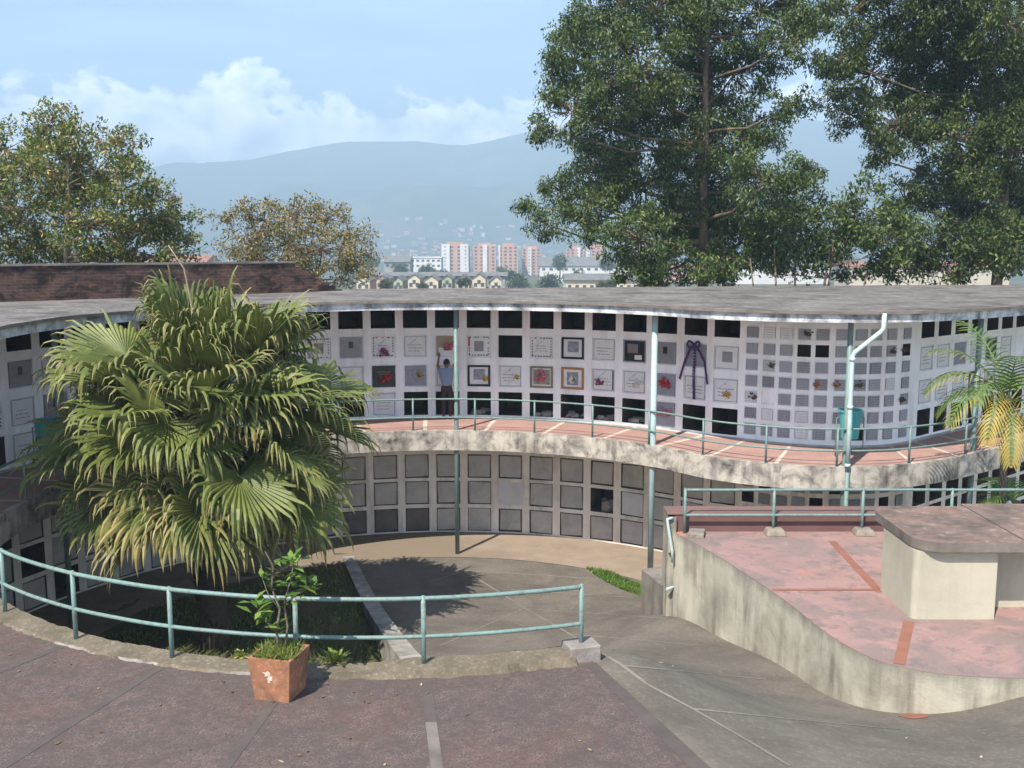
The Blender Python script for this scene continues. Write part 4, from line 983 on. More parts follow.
# ------------------------------------------------------------------ palms
def fan_leaf(hub, az, el, pl, L, droop, age, rs, nseg=42):
    wilt = rs.random() < 0.2
    d = Vector((math.cos(az) * math.cos(el), math.sin(az) * math.cos(el), math.sin(el)))
    pts = [Vector(hub)]; dd = d.copy()
    for k in range(5):
        dd = (dd + Vector((0, 0, -0.055 - 0.03 * droop))).normalized(); pts.append(pts[-1] + dd * pl / 5)
    E = pts[-1]; a = (dd + Vector((0, 0, -0.35 * droop * rs.uniform(0.2, 1.4)))).normalized()
    bb = a.cross(UPV); bb = bb.normalized() if bb.length > 0.05 else Vector((-math.sin(az), math.cos(az), 0))
    tw = rs.uniform(-0.7, 0.7); nr = bb.cross(a).normalized()
    bb = (bb * math.cos(tw) + nr * math.sin(tw)).normalized(); nr = bb.cross(a).normalized()
    V, Fc, tip = [], [], []
    span = R(128); dphi = 2 * span / nseg; J = 10
    for k in range(nseg):
        ph = -span + (k + 0.5) * dphi
        Lk = L * (1.0 - 0.25 * (abs(ph) / span) ** 1.5) * rs.uniform(0.82, 1.12)
        d0 = (a * math.cos(ph) + bb * math.sin(ph) + nr * (0.10 + 0.22 * abs(math.sin(ph)))).normalized()
        w0 = (-a * math.sin(ph) + bb * math.cos(ph)).normalized()
        pos = E.copy(); dcur = d0.copy(); rf = rs.uniform(0.58, 0.68); base = len(V); r = 0.0
        gs = rs.uniform(0.7, 1.5) * (0.6 + droop); fk = rs.uniform(0.52, 0.80)
        for j in range(J + 1):
            f = j / J
            wid = 2 * (f * Lk) * math.tan(dphi / 2) if f < rf else 2 * rf * Lk * math.tan(dphi / 2) * max(0.0, (1 - (f - rf) / (1 - rf))) ** 0.9
            wv = (w0 - dcur * w0.dot(dcur)).normalized(); up2 = dcur.cross(wv) if dcur.cross(wv).dot(nr) > 0 else -dcur.cross(wv)
            fold = 0.34 * wid * (1 if True else 0)
            V += [pos - wv * wid / 2, pos + up2 * fold, pos + wv * wid / 2]; tip += [f, f, f]
            if j < J:
                if f > fk: dcur = (dcur + Vector((rs.uniform(-.12, .12), rs.uniform(-.12, .12), -1)) * gs * (0.20 + 2.6 * (f - fk))).normalized()
                pos = pos + dcur * (Lk / J)
        for j in range(J):
            q = base + j * 3; Fc += [(q, q + 3, q + 4, q + 1), (q + 1, q + 4, q + 5, q + 2)]
    return pts, V, Fc, tip
def frond_object(root, hub, az, el, pl, L, droop, age, rs, mat, nseg=42):
    pts, V, Fc, tip = fan_leaf(hub, az, el, pl, L, droop, age, rs, nseg)
    mb = MB(); mb.tube(pts, [0.032, 0.028, 0.024, 0.02, 0.018, 0.016], 6, 1)
    n0 = len(mb.v); mb.add(V, Fc, 0, False)
    o = mb.build('frond', [mat, M['petiole']], root)
    at = o.data.attributes.new('tip', 'FLOAT', 'POINT'); at.data.foreach_set('value', np.array([0.0] * n0 + tip, dtype=np.float32))
    ag = o.data.attributes.new('age', 'FLOAT', 'POINT'); ag.data.foreach_set('value', np.full(len(mb.v), age, dtype=np.float32))
    return o
PALM = Vector((-6.22, 19.9, Z_LOW))
palm = thing('fan_palm', 'large bushy fan palm with drooping yellow tipped fronds in the sunken garden', 'palm tree', PALM)
rs = random.Random(5)
m = MB(); tp = [Vector((PALM.x + 0.05 * math.sin(k), PALM.y, Z_LOW + 0.1 + k * 0.62)) for k in range(9)]
m.tube(tp, [0.40, 0.31, 0.29, 0.28, 0.30, 0.33, 0.36, 0.34, 0.2], 14)
for k in range(120):
    an = rs.uniform(0, 6.28); z = rs.uniform(Z_LOW + 0.3, 1.2); r0 = 0.3
    c = Vector((PALM.x + r0 * math.cos(an), PALM.y + r0 * math.sin(an), z)); o2 = Vector((math.cos(an) * 0.07, math.sin(an) * 0.07, 0.12))
    m.tube([c, c + o2], [0.035, 0.012], 5)
m.build('trunk', M['palm_bark'], palm)
NF = 98
for k in range(NF):
    t = (k + 0.5) / NF
    el = R(74 - 96 * t ** 0.85) + rs.uniform(-0.32, 0.25)
    az = k * 2.39996 + rs.uniform(-0.2, 0.2)
    hub = (PALM.x + 0.12 * math.cos(az), PALM.y + 0.12 * math.sin(az), 2.0 - 1.4 * t)
    low = max(0.0, (t - 0.5) / 0.5)
    frond_object(palm, hub, az, el, rs.uniform(1.2, 2.0) * (0.66 + 0.50 * math.sin(math.pi * min(1, t * 1.05)) ** 0.8), rs.uniform(1.3, 1.72) + 0.08 * low, 0.7 + 0.4 * t + rs.uniform(-0.15, 0.4), max(0.0, rs.uniform(-0.05, 0.2) + (0.42 * (low - 0.35) if low > 0.35 else 0)), rs, M['frond'])
m = MB(); m.tube([(PALM.x, PALM.y, 2.0), (PALM.x - 0.1, PALM.y, 3.6), (PALM.x - 0.2, PALM.y - 0.2, 4.6), (PALM.x - 0.42, PALM.y - 0.4, 5.05)], [0.03, 0.025, 0.018, 0.008], 6); m.build('flower_stalk', M['pl_tan'], palm)

def feather_frond(root, hub, az, el, L, droop, age, rs, mat, roll=0.0):
    d = Vector((math.cos(az) * math.cos(el), math.sin(az) * math.cos(el), math.sin(el)))
    P = [Vector(hub)]; dd = d.copy(); n = 20
    for k in range(n):
        dd = (dd + Vector((0, 0, -droop * 0.075 * (0.3 + k / n)))).normalized(); P.append(P[-1] + dd * L / n)
    V, Fc, tip = [], [], []
    for k in range(4, n + 1):
        f = k / n; t = (P[k] - P[k - 1]).normalized(); side = t.cross(UPV)
        side = side.normalized() if side.length > 0.05 else Vector((-math.sin(az), math.cos(az), 0))
        up2 = side.cross(t); ll = 0.62 * math.sin(math.pi * min(1, 0.16 + 0.84 * f)) ** 0.6 * rs.uniform(0.85, 1.1) + 0.06
        for sg in (-1, 1):
            dl = (side * sg * 0.8 + t * 0.65 + up2 * 0.25).normalized(); pos = P[k].copy(); b0 = len(V)
            for j in range(5):
                w = 0.036 * (1 - (j / 4.0) ** 1.6) + 0.002; wv = (t - dl * t.dot(dl)).normalized() * w / 2 * 1.4
                V += [pos - wv, pos + wv]; tip += [0.35 + 0.65 * j / 4] * 2
                dl = (dl + Vector((0, 0, -0.22 - 0.25 * age))).normalized(); pos = pos + dl * ll / 4
            for j in range(4): q = b0 + 2 * j; Fc.append((q, q + 1, q + 3, q + 2))
    mb = MB(); mb.tube(P, [0.022 * (1 - 0.8 * i / n) for i in range(n + 1)], 5, 1); n0 = len(mb.v); mb.add(V, Fc, 0)
    o = mb.build('frond', [mat, M['petiole']], root)
    at = o.data.attributes.new('tip', 'FLOAT', 'POINT'); at.data.foreach_set('value', np.array([0.0] * n0 + tip, dtype=np.float32))
    ag = o.data.attributes.new('age', 'FLOAT', 'POINT'); ag.data.foreach_set('value', np.full(len(mb.v), age, dtype=np.float32))
ar_b = Vector((11.0, 21.7, -3.5))
areca = thing('feather_palm', 'slender feather palm with yellowing fronds growing in front of the right balcony', 'palm tree', ar_b)
m = MB(); m.tube([ar_b, ar_b + Vector((-0.05, 0, 2.0)), ar_b + Vector((-0.12, -0.02, 3.6)), ar_b + Vector((-0.12, -0.02, 5.3))], [0.10, 0.08, 0.075, 0.05], 10)
m.tube([ar_b + Vector((0.25, 0.1, 0)), ar_b + Vector((0.3, 0.1, 1.6)), ar_b + Vector((0.34, 0.1, 2.9))], [0.07, 0.06, 0.04], 8); m.build('trunk', M['bark'], areca)
hub = ar_b + Vector((-0.12, -0.02, 5.1))
for az, el, L, dr, age in ((R(180), 0.95, 2.3, 2.1, 0.3), (R(205), 0.7, 2.2, 2.2, 0.38), (R(160), 1.1, 2.2, 1.5, 0.15), (R(120), 1.25, 2.3, 1.3, 0.0), (R(250), 1.15, 2.1, 1.6, 0.1), (R(175), 0.75, 1.9, 2.3, 0.05), (R(215), 1.0, 1.7, 2.4, 0.05), (R(20), 0.9, 2.3, 1.6, 0.3), (R(-30), 0.75, 2.2, 2.0, 0.5),
                           (R(-80), 0.55, 2.1, 2.9, 0.4), (R(-110), 0.25, 1.9, 3.0, 0.55), (R(60), 0.8, 2.2, 1.8, 0.2), (R(230), 0.6, 2.0, 2.6, 0.6)):
    feather_frond(areca, hub, az, el, L, dr, age, rs, M['areca'])
hub2 = ar_b + Vector((0.34, 0.1, 2.7))
for az, el, L, dr, age in ((R(200), 0.9, 1.3, 2.2, 0.1), (R(-40), 0.8, 1.3, 2.0, 0.1), (R(100), 1.0, 1.3, 1.6, 0.0), (R(-110), 0.5, 1.2, 2.4, 0.1)):
    feather_frond(areca, hub2, az, el, L, dr, age, rs, M['areca'])

# ------------------------------------------------------------------ broadleaf trees
def leaf_cloud(centres, radii, n_each, ll, lw, droop=0.4, seed=0, flat=0.8):
    g = np.random.default_rng(seed); C = np.repeat(centres, n_each, axis=0); Rr = np.repeat(radii, n_each)
    n = len(C); off = g.normal(size=(n, 3)); off /= np.linalg.norm(off, axis=1)[:, None] + 1e-9
    off *= (g.random(n) ** 0.45)[:, None] * Rr[:, None]; off[:, 2] *= flat
    c = C + off
    a = g.normal(size=(n, 3)) + off / (Rr[:, None] + 1e-6) * 0.8; a[:, 2] -= droop; a /= np.linalg.norm(a, axis=1)[:, None]
    b = np.cross(a, g.normal(size=(n, 3)) * 0.5 + np.array([0, 0, 1.0])); b /= np.linalg.norm(b, axis=1)[:, None] + 1e-9
    s = g.uniform(0.7, 1.3, n)[:, None]
    V = np.stack([c - a * ll / 2 * s, c + b * lw / 2 * s, c + a * ll / 2 * s, c - b * lw / 2 * s], axis=1)
    return V
def tree(name, label, cat, base, blobs, trunk_top, trunk_r, bark, leaf, seed, clump=0.55, per=46, dens=1.0, ll=0.3, lw=0.09, droop=0.4, group=None, twig=True, extra=None, limb_from=0.3, hollow=0.35, stems=None):
    """blobs: (x, y, z, r) world ellipsoids the limbs reach into"""
    base = Vector(base); root = thing(name, label, cat, base, group=group)
    rs = random.Random(seed); g = np.random.default_rng(seed)
    m = MB(); top = Vector(trunk_top)
    tpts = [base.lerp(top, k / 8) + Vector((0.12 * trunk_r * 8 * mnoise.noise(Vector((k * 0.6, seed, 0))), 0.1 * mnoise.noise(Vector((k * 0.6, seed, 9))), 0)) * (k / 8) for k in range(9)]
    for st in (stems or [None]):
        if st is None: m.tube(tpts, [trunk_r * (1 - 0.78 * k / 8) for k in range(9)], 10)
        else:
            b0 = base + Vector((st[0], st[1], 0)); e = base + Vector((st[2], st[3], st[4]))
            m.tube([b0, b0.lerp(e, 0.5) + Vector((0.1 * (st[2] - st[0]), 0, 0)), e], [st[5], st[5] * 0.7, st[5] * 0.35], 7)
    cs, rr = [], []
    for (x, y, z, r) in blobs:
        c = Vector((x, y, z))
        f = max(limb_from, min(0.92, (z - r * 0.8 - base.z) / max(0.1, top.z - base.z))); f0 = f * 8
        st = tpts[int(f0)].lerp(tpts[min(8, int(f0) + 1)], f0 - int(f0))
        mid = st.lerp(c, 0.5) + Vector((0, 0, -0.10 * (c - st).length + rs.uniform(-.2, .3)))
        r0 = max(0.03, trunk_r * (1 - 0.8 * f) * 0.55)
        m.tube([st, st.lerp(mid, 0.5) + Vector((0, 0, 0.05)), mid, mid.lerp(c, 0.6), c], [r0, r0 * 0.8, r0 * 0.6, r0 * 0.42, r0 * 0.25], 6)
        nt_ = max(5, int(r * r * 5.0 * dens))
        for k in range(nt_):
            v = Vector(g.normal(size=3)).normalized() * (r * (hollow + (1 - hollow) * rs.random() ** 0.6)); v.z *= 0.85
            p = c + v
            if twig: m.tube([c.lerp(p, 0.15 * rs.random()), c.lerp(p, 0.6) + Vector((0, 0, 0.08 * r)), p], [r0 * 0.22 + 0.006, r0 * 0.14 + 0.006, 0.005], 4, 0, False)
            cs.append(p); rr.append(clump * rs.uniform(0.65, 1.25))
    m.build('trunk', bark, root)
    V = leaf_cloud(np.array([tuple(c) for c in cs]), np.array(rr), per, ll, lw, droop, seed)
    V -= np.array(tuple(base))
    fast_quads('crown', V, leaf, root)
    if extra:
        mat, frac, en, el2 = extra; kk = g.random(len(cs)) < frac
        cc = np.array([tuple(c) for c in cs])[kk] + np.array([0, 0, 0.15])
        if len(cc):
            V = leaf_cloud(cc, np.full(len(cc), 0.28), en, el2, el2 * 0.7, -0.2, seed + 5) - np.array(tuple(base))
            fast_quads('blossom', V, mat, root)
    return root
def blobs_px(lst, Y, dy, seed, sc=1.0, clear=None):
    rs = random.Random(seed); out = []
    for (px, py, r) in lst:
        y = Y + rs.uniform(-dy, dy)
        if clear and abs(px - clear[0]) < r + 8 and clear[1] < py < clear[2]: y = Y + r * Y / 1000 * 0.45 + rs.uniform(-1.2, 2.0)
        p = at_y(px, py, y); out.append((p.x, p.y, p.z, r * y / 1000.0 * sc))
    return out
GZT = -4.2
tree('eucalyptus_tree', 'tall dark eucalyptus with pale trunk behind the middle of the roof', 'tree', (8.0, 42, GZT),
     blobs_px([(600, 25, 50), (575, 62, 32), (655, 10, 55), (700, 30, 58), (760, 12, 50), (798, 40, 34), (640, 70, 55), (735, 72, 50), (572, 112, 36), (546, 128, 18), (612, 128, 46), (675, 118, 56), (745, 138, 40), (793, 105, 24), (600, 172, 45), (560, 190, 24), (645, 185, 50), (705, 185, 48), (765, 182, 46), (806, 178, 22), (545, 224, 20), (580, 222, 26), (640, 240, 44), (700, 245, 42), (760, 232, 44), (800, 210, 28), (525, 205, 7), (660, 272, 28), (612, -30, 40), (690, -40, 50), (760, -45, 40), (620, 90, 40), (700, 150, 44), (670, 215, 42), (730, 210, 40), (560, 80, 20), (590, 202, 28), (812, 20, 22), (720, 268, 26), (780, 255, 30), (575, 30, 22)], 42, 3.6, 3, clear=(703, 100, 262)),
     (7.9, 42, 17.5), 0.30, M['bark_pale'], M['euca'], 21, clump=0.52, per=112, dens=2.8, ll=0.18, lw=0.062, droop=0.9, limb_from=0.42)
tree('eucalyptus_tree', 'dark eucalyptus at the right edge with a forked pale trunk', 'tree', (20.6, 43, GZT),
     blobs_px([(850, 15, 36), (838, 60, 26), (890, 20, 48), (940, 15, 52), (1000, 20, 56), (1060, 30, 50), (870, 75, 42), (925, 75, 50), (985, 85, 52), (1040, 90, 48), (850, 115, 28), (900, 125, 42), (955, 140, 46), (1015, 150, 48), (882, 160, 20), (935, 185, 34), (990, 195, 46), (1045, 200, 48), (905, 200, 26), (960, 228, 34), (1020, 240, 44), (930, -40, 50), (1010, -40, 50), (850, -30, 36), (955, 50, 46), (1010, 115, 44), (930, 110, 40), (970, 170, 40), (825, 95, 14), (985, 240, 36)], 43, 3.6, 4, clear=(999, 175, 275)),
     (21.0, 43, 16.5), 0.32, M['bark_pale'], M['euca2'], 22, clump=0.52, per=112, dens=2.8, ll=0.18, lw=0.062, droop=0.8, limb_from=0.4)
tree('round_bush_tree', 'low grey green bushy tree with many thin stems beside the tall eucalyptus', 'tree', (11.6, 40, GZT),
     blobs_px([(790, 238, 32), (830, 232, 36), (870, 225, 34), (760, 252, 28), (810, 256, 28), (850, 252, 32), (890, 243, 32), (868, 190, 18), (725, 258, 24), (840, 205, 20), (770, 225, 26), (905, 225, 24)], 40, 1.6, 5),
     (12.6, 40, 5.0), 0.16, M['bark'], M['bush'], 23, clump=0.5, per=64, dens=2.6, ll=0.22, lw=0.08, stems=[None, (-0.3, 0, -1.2, 0, 9.2, 0.09), (0.2, 0, 1.2, 0.2, 9.4, 0.09), (0.0, 0.2, -0.3, 0.3, 9.6, 0.08), (0.5, 0, 2.6, -0.2, 9.0, 0.08), (-0.6, 0, -2.1, 0.2, 8.8, 0.07)])
tree('round_bush_tree', 'dense dark bush below the right eucalyptus', 'tree', (17.6, 39.5, GZT),
     blobs_px([(925, 242, 36), (960, 254, 30), (900, 260, 28), (985, 246, 32), (1015, 254, 32), (940, 268, 26), (1000, 225, 30), (880, 270, 18)], 39.5, 1.4, 6),
     (17.4, 39.5, 4.5), 0.15, M['bark'], M['euca2'], 24, clump=0.5, per=64, dens=2.8, ll=0.22, lw=0.08)
tree('round_bush_tree', 'bright green bush at the foot of the tall eucalyptus trunk', 'tree', (6.0, 40, GZT),
     blobs_px([(640, 262, 20), (672, 258, 22), (700, 268, 18), (622, 275, 12), (655, 278, 14)], 40, 1.0, 8),
     (6.2, 40, 4.2), 0.10, M['bark'], M['bush'], 25, clump=0.42, per=60, dens=3.4, ll=0.2, lw=0.08)
tree('blossoming_tree', 'broad olive green tree with orange blossom behind the left brick wall', 'tree', (-16.5, 36, GZT),
     blobs_px([(48, 125, 30), (78, 138, 24), (118, 148, 26), (95, 172, 32), (30, 165, 38), (5, 150, 30), (60, 190, 42), (120, 190, 34), (152, 203, 28), (15, 210, 42), (90, 225, 42), (140, 232, 38), (178, 222, 22), (186, 245, 18), (50, 245, 40), (110, 255, 36), (155, 256, 30), (-25, 190, 45), (-30, 240, 40), (20, 255, 36), (60, 155, 34), (135, 168, 16), (165, 235, 24), (85, 200, 36)], 36, 3.0, 9),
     (-15.6, 36, 8.2), 0.28, M['bark'], M['blossom_leaf'], 26, clump=0.44, per=74, dens=3.4, ll=0.155, lw=0.065, extra=(M['blossom'], 0.10, 20, 0.10), limb_from=0.45)
tree('dry_tree', 'sparse twiggy brownish tree with pink blossom behind the end of the brick wall', 'tree', (-7.4, 39, GZT),
     blobs_px([(228, 218, 16), (240, 210, 14), (264, 220, 24), (297, 218, 28), (328, 220, 24), (350, 236, 24), (285, 245, 32), (322, 250, 32), (358, 256, 20), (250, 246, 26), (300, 268, 30), (348, 272, 24), (262, 268, 24), (368, 272, 12), (232, 250, 20), (275, 205, 12), (310, 206, 12)], 39, 1.8, 10),
     (-7.6, 39, 4.6), 0.17, M['bark'], M['dry_leaf'], 27, clump=0.36, per=26, dens=7.5, ll=0.14, lw=0.06, extra=(M['blossom'], 0.05, 18, 0.10), limb_from=0.5, hollow=0.2)

# ------------------------------------------------------------------ planter and small plants
pa = at_z(278, 698, 0)
planter = thing('planter', 'square tapered terracotta planter with a white smear standing on the terrace', 'planter', (pa.x, pa.y + 0.12, 0.0), R(-14))
m = MB(); hb, ht, H = 0.205, 0.255, 0.50
def sq(h, z): return [(-h, -h, z), (h, -h, z), (h, h, z), (-h, h, z)]
rings = [sq(hb, 0.0), sq(ht, H), sq(ht - 0.035, H), sq(ht - 0.05, H - 0.09)]
for a2, b3 in zip(rings, rings[1:]):
    for k in range(4): m.quad(a2[k], a2[(k + 1) % 4], b3[(k + 1) % 4], b3[k])
m.add(rings[0], [(3, 2, 1, 0)])
m.build('pot', M['terracotta'], planter, local=True, bevel=0.008)
m = MB(); m.add(sq(ht - 0.045, H - 0.06), [(0, 1, 2, 3)]); m.build('soil', M['soil'], planter, local=True)
m = MB(); yb = lambda z: -(hb + (ht - hb) * z / H) - 0.003
for (x0, z0, w, h_) in ((-0.03, 0.33, 0.045, 0.03), (0.0, 0.28, 0.03, 0.035), (-0.015, 0.24, 0.018, 0.02)):
    ring_ = []
    for k in range(9):
        an = 2 * math.pi * k / 9; q_ = 1 + 0.45 * math.sin(k * 2.7 + x0 * 90); x = x0 + w * q_ * math.cos(an); z = z0 + h_ * q_ * math.sin(an); ring_.append((x, yb(z), z))
    m.add(ring_, [tuple(range(9))])
m.build('paint_smear', M['white_smear'], planter, local=True)
PZ = H - 0.06
def blades(name, label, cat, centre, spread, n, h, w, mat, kind=None, lean=0.5, seed=1, square=False, zfun=None):
    g = np.random.default_rng(seed)
    xy = (g.uniform(-1, 1, (n, 2)) if square else g.normal(size=(n, 2)) * 0.5) * spread
    b0 = np.zeros((n, 3)); b0[:, :2] = xy
    if zfun is not None: b0[:, 2] = [zfun(centre[0] + x, centre[1] + y) - centre[2] for x, y in xy]
    ln = g.normal(size=(n, 3)) * lean; ln[:, 2] = 1; ln /= np.linalg.norm(ln, axis=1)[:, None]
    sd = np.cross(ln, g.normal(size=(n, 3))); sd /= np.linalg.norm(sd, axis=1)[:, None]
    hh = h * g.uniform(0.5, 1.2, n)[:, None]
    V = np.stack([b0 - sd * w, b0 + sd * w, b0 + sd * w * 0.7 + ln * hh * 0.6, b0 + ln * hh + np.array([0, 0, -0.1]) * hh], axis=1)
    o = fast_quads(name, V, mat); o.location = centre; tag(o, label, cat, kind=kind); return o
pl0 = Vector((planter.location.x, planter.location.y, PZ))
blades('weed_clump', 'bushy green weeds filling the terracotta planter', 'plant', pl0, (0.2, 0.2), 1500, 0.17, 0.007, M['grass'], lean=0.6, seed=4, square=True)
shrub = thing('potted_shrub', 'thin leggy shrub with broad glossy leaves growing from the terracotta planter', 'plant', pl0)
m = MB(); LV = []; rs = random.Random(12)
def leafy(P, n, size, r=0.12):
    for k in range(n):
        an = rs.uniform(0, 6.28); e = rs.uniform(-0.35, 0.9); d = Vector((math.cos(an) * math.cos(e), math.sin(an) * math.cos(e), math.sin(e)))
        s = size * rs.uniform(0.7, 1.2); b = d.cross(UPV).normalized(); nn3 = b.cross(d)
        q = Vector(P) + Vector((rs.uniform(-r, r), rs.uniform(-r, r), rs.uniform(-r, r))) * 0.6
        mid = q + d * s * 0.5 + nn3 * s * 0.06; tipp = q + d * s - nn3 * s * 0.08
        LV.append([q, mid + b * s * 0.24, tipp, mid - b * s * 0.24])
st1 = [pl0 + Vector(v) for v in ((0.0, 0.02, -0.03), (-0.02, 0.0, 0.3), (0.02, 0.02, 0.55), (-0.06, 0.0, 0.8), (-0.04, 0.02, 1.05), (-0.12, 0.0, 1.22))]
st2 = [pl0 + Vector(v) for v in ((0.05, 0.05, -0.03), (0.1, 0.02, 0.35), (0.06, 0.05, 0.6), (0.14, 0.02, 0.85), (0.2, 0.0, 1.1))]
m.tube(st1, [0.018, 0.016, 0.013, 0.011, 0.008, 0.004], 6); m.tube(st2, [0.016, 0.014, 0.012, 0.008, 0.004], 6)
br1 = [st1[1], st1[1] + Vector((-0.12, -0.02, 0.12)), st1[1] + Vector((-0.2, 0, 0.25))]; m.tube(br1, [0.01, 0.008, 0.004], 5)
br2 = [st2[2], st2[2] + Vector((0.15, 0, 0.1)), st2[2] + Vector((0.3, 0.02, 0.2))]; m.tube(br2, [0.01, 0.007, 0.004], 5)
br3 = [st1[2], st1[2] + Vector((-0.12, 0, 0.15)), st1[2] + Vector((-0.2, 0, 0.4))]; m.tube(br3, [0.008, 0.006, 0.003], 5)
m.build('stem', M['bark'], shrub)
for P, n, s, r in ((br1[2], 14, 0.2, 0.12), (br1[1], 9, 0.18, 0.1), (st1[1], 6, 0.16, 0.1), (br2[2], 14, 0.17, 0.14), (br2[1], 8, 0.16, 0.1), (st2[3], 12, 0.17, 0.12), (st2[4], 16, 0.17, 0.12), (st1[4], 5, 0.12, 0.1), (st1[3], 5, 0.12, 0.08), (br3[2], 5, 0.13, 0.08), (st2[2], 6, 0.15, 0.1)): leafy(P, n, s, r)
V = np.array([[tuple(p) for p in q] for q in LV]) - np.array(tuple(pl0)); fast_quads('foliage', V, M['shrub_leaf'], shrub)
def rosette(name, label, P, n, size, mat):
    m = []; rs = random.Random(int(P.x * 50))
    for k in range(n):
        an = k * 2.4; e = rs.uniform(0.25, 1.2); d = Vector((math.cos(an) * math.cos(e), math.sin(an) * math.cos(e), math.sin(e))); b = d.cross(UPV).normalized(); s = size * rs.uniform(0.7, 1.1)
        m.append([Vector((0, 0, 0)) - b * 0.012, Vector((0, 0, 0)) + b * 0.012, d * s * 0.65 + b * 0.025, d * s * 0.65 - b * 0.025]); tipp = d * s + Vector((0, 0, -0.15 * s))
        m.append([d * s * 0.65 - b * 0.025, d * s * 0.65 + b * 0.025, tipp + b * 0.002, tipp - b * 0.002])
    o = fast_quads(name, np.array([[tuple(p) for p in q] for q in m]), mat); o.location = P; return tag(o, label, 'plant')
pb = polar(7.72, -92.6, -0.05)
rosette('bromeliad', 'spiky yellow green rosette plant on the kerb beside the terracotta planter', Vector((pb.x, pb.y, -0.02)), 34, 0.26, M['bromeliad'])
pb2 = polar(7.74, -101.5, -0.02)
rosette('weed_plant', 'tiny yellow green weed sprouting at the kerb left of the planter', Vector((pb2.x, pb2.y, 0.02)), 16, 0.13, M['bromeliad'])
pb3 = polar(7.74, -97.8, -0.02)
rosette('weed_plant', 'small green weed on the kerb right behind the planter left corner', Vector((pb3.x, pb3.y, 0.02)), 14, 0.12, M['grass'])
# grass strip on the courtyard and garden grass
gp = [ramp_hit(x, y) for x, y in ((585, 568), (608, 571), (640, 585), (643, 597), (625, 591), (600, 579))]
g = np.random.default_rng(3); pts = []
def inside(x, y, P):
    c = False; n = len(P)
    for i in range(n):
        a, b = P[i], P[(i + 1) % n]
        if (a.y > y) != (b.y > y) and x < (b.x - a.x) * (y - a.y) / (b.y - a.y) + a.x: c = not c
    return c
while len(pts) < 2600:
    x = g.uniform(1.5, 4.0); y = g.uniform(23, 27)
    if inside(x, y, gp): pts.append((x, y, float(ramp_z(x, y))))
def tufts(name, pts, h, w, mat, seed, label, cat):
    g = np.random.default_rng(seed); b0 = np.array(pts); n = len(b0)
    ln = g.normal(size=(n, 3)) * 0.45; ln[:, 2] = 1; ln /= np.linalg.norm(ln, axis=1)[:, None]
    sd = np.cross(ln, g.normal(size=(n, 3))); sd /= np.linalg.norm(sd, axis=1)[:, None]; hh = h * g.uniform(0.4, 1.3, n)[:, None]
    V = np.stack([b0 - sd * w, b0 + sd * w, b0 + sd * w * 0.6 + ln * hh * 0.6, b0 + ln * hh], axis=1)
    return tag(fast_quads(name, V, mat), label, cat, kind='stuff')
tufts('grass', pts, 0.09, 0.012, M['shrub_leaf'], 5, 'bright green grass strip beside the beige walkway', 'grass')
pts = []
while len(pts) < 14000:
    x = g.uniform(-9.5, -0.5); y = g.uniform(12.5, 26.8)
    if gw_side(x, y) < -0.25 and math.hypot(x - CX, y - CY) < 7.85 and mnoise.noise(Vector((x * 0.7, y * 0.7, 2))) > -0.12:
        mound = 0.45 * math.exp(-(((x + 5.9) ** 2 + (y - 20.2) ** 2) / 3.2)); pts.append((x, y, Z_LOW + mound))
tufts('garden_grass', pts, 0.10, 0.016, M['grass'], 6, 'patchy grass on the floor of the sunken garden', 'grass')

g = np.random.default_rng(77); LQ = []
for k in range(190):
    if k % 3: 
        a_ = g.uniform(-150, -72); r_ = 8.2 + abs(g.normal()) * 1.6 if k % 2 else g.uniform(8.2, 14); p_ = polar(r_, a_, 0.012)
    else:
        x, y = g.uniform(0.5, 9), g.uniform(8.5, 26)
        if (math.degrees(math.atan2(y - CY, x - CX)) < -69 and math.hypot(x - CX, y - CY) > 7.8) or (y > 11.8 and y < 20.5 and x > 2.9): continue
        p_ = Vector((x, y, float(ramp_z(x, y)) + 0.014))
    an = g.uniform(0, 6.28); l_ = g.uniform(0.02, 0.055); d_ = Vector((math.cos(an), math.sin(an), g.uniform(-0.1, 0.35))) * l_; b_ = Vector((-math.sin(an), math.cos(an), g.uniform(-.1, .1))) * l_ * 0.4
    LQ.append([tuple(p_ - d_ * 0.6), tuple(p_ + b_), tuple(p_ + d_), tuple(p_ - b_)])
M['litter'] = leaf_mat('fallen_leaf', [(0.0, (0.10, 0.065, 0.035)), (0.7, (0.20, 0.14, 0.08)), (1.0, (0.42, 0.36, 0.28))], 0.1)
tag(fast_quads('leaf_litter', np.array(LQ), M['litter']), 'scattered dry fallen leaves on the terrace and the ramp', 'leaves', kind='stuff')
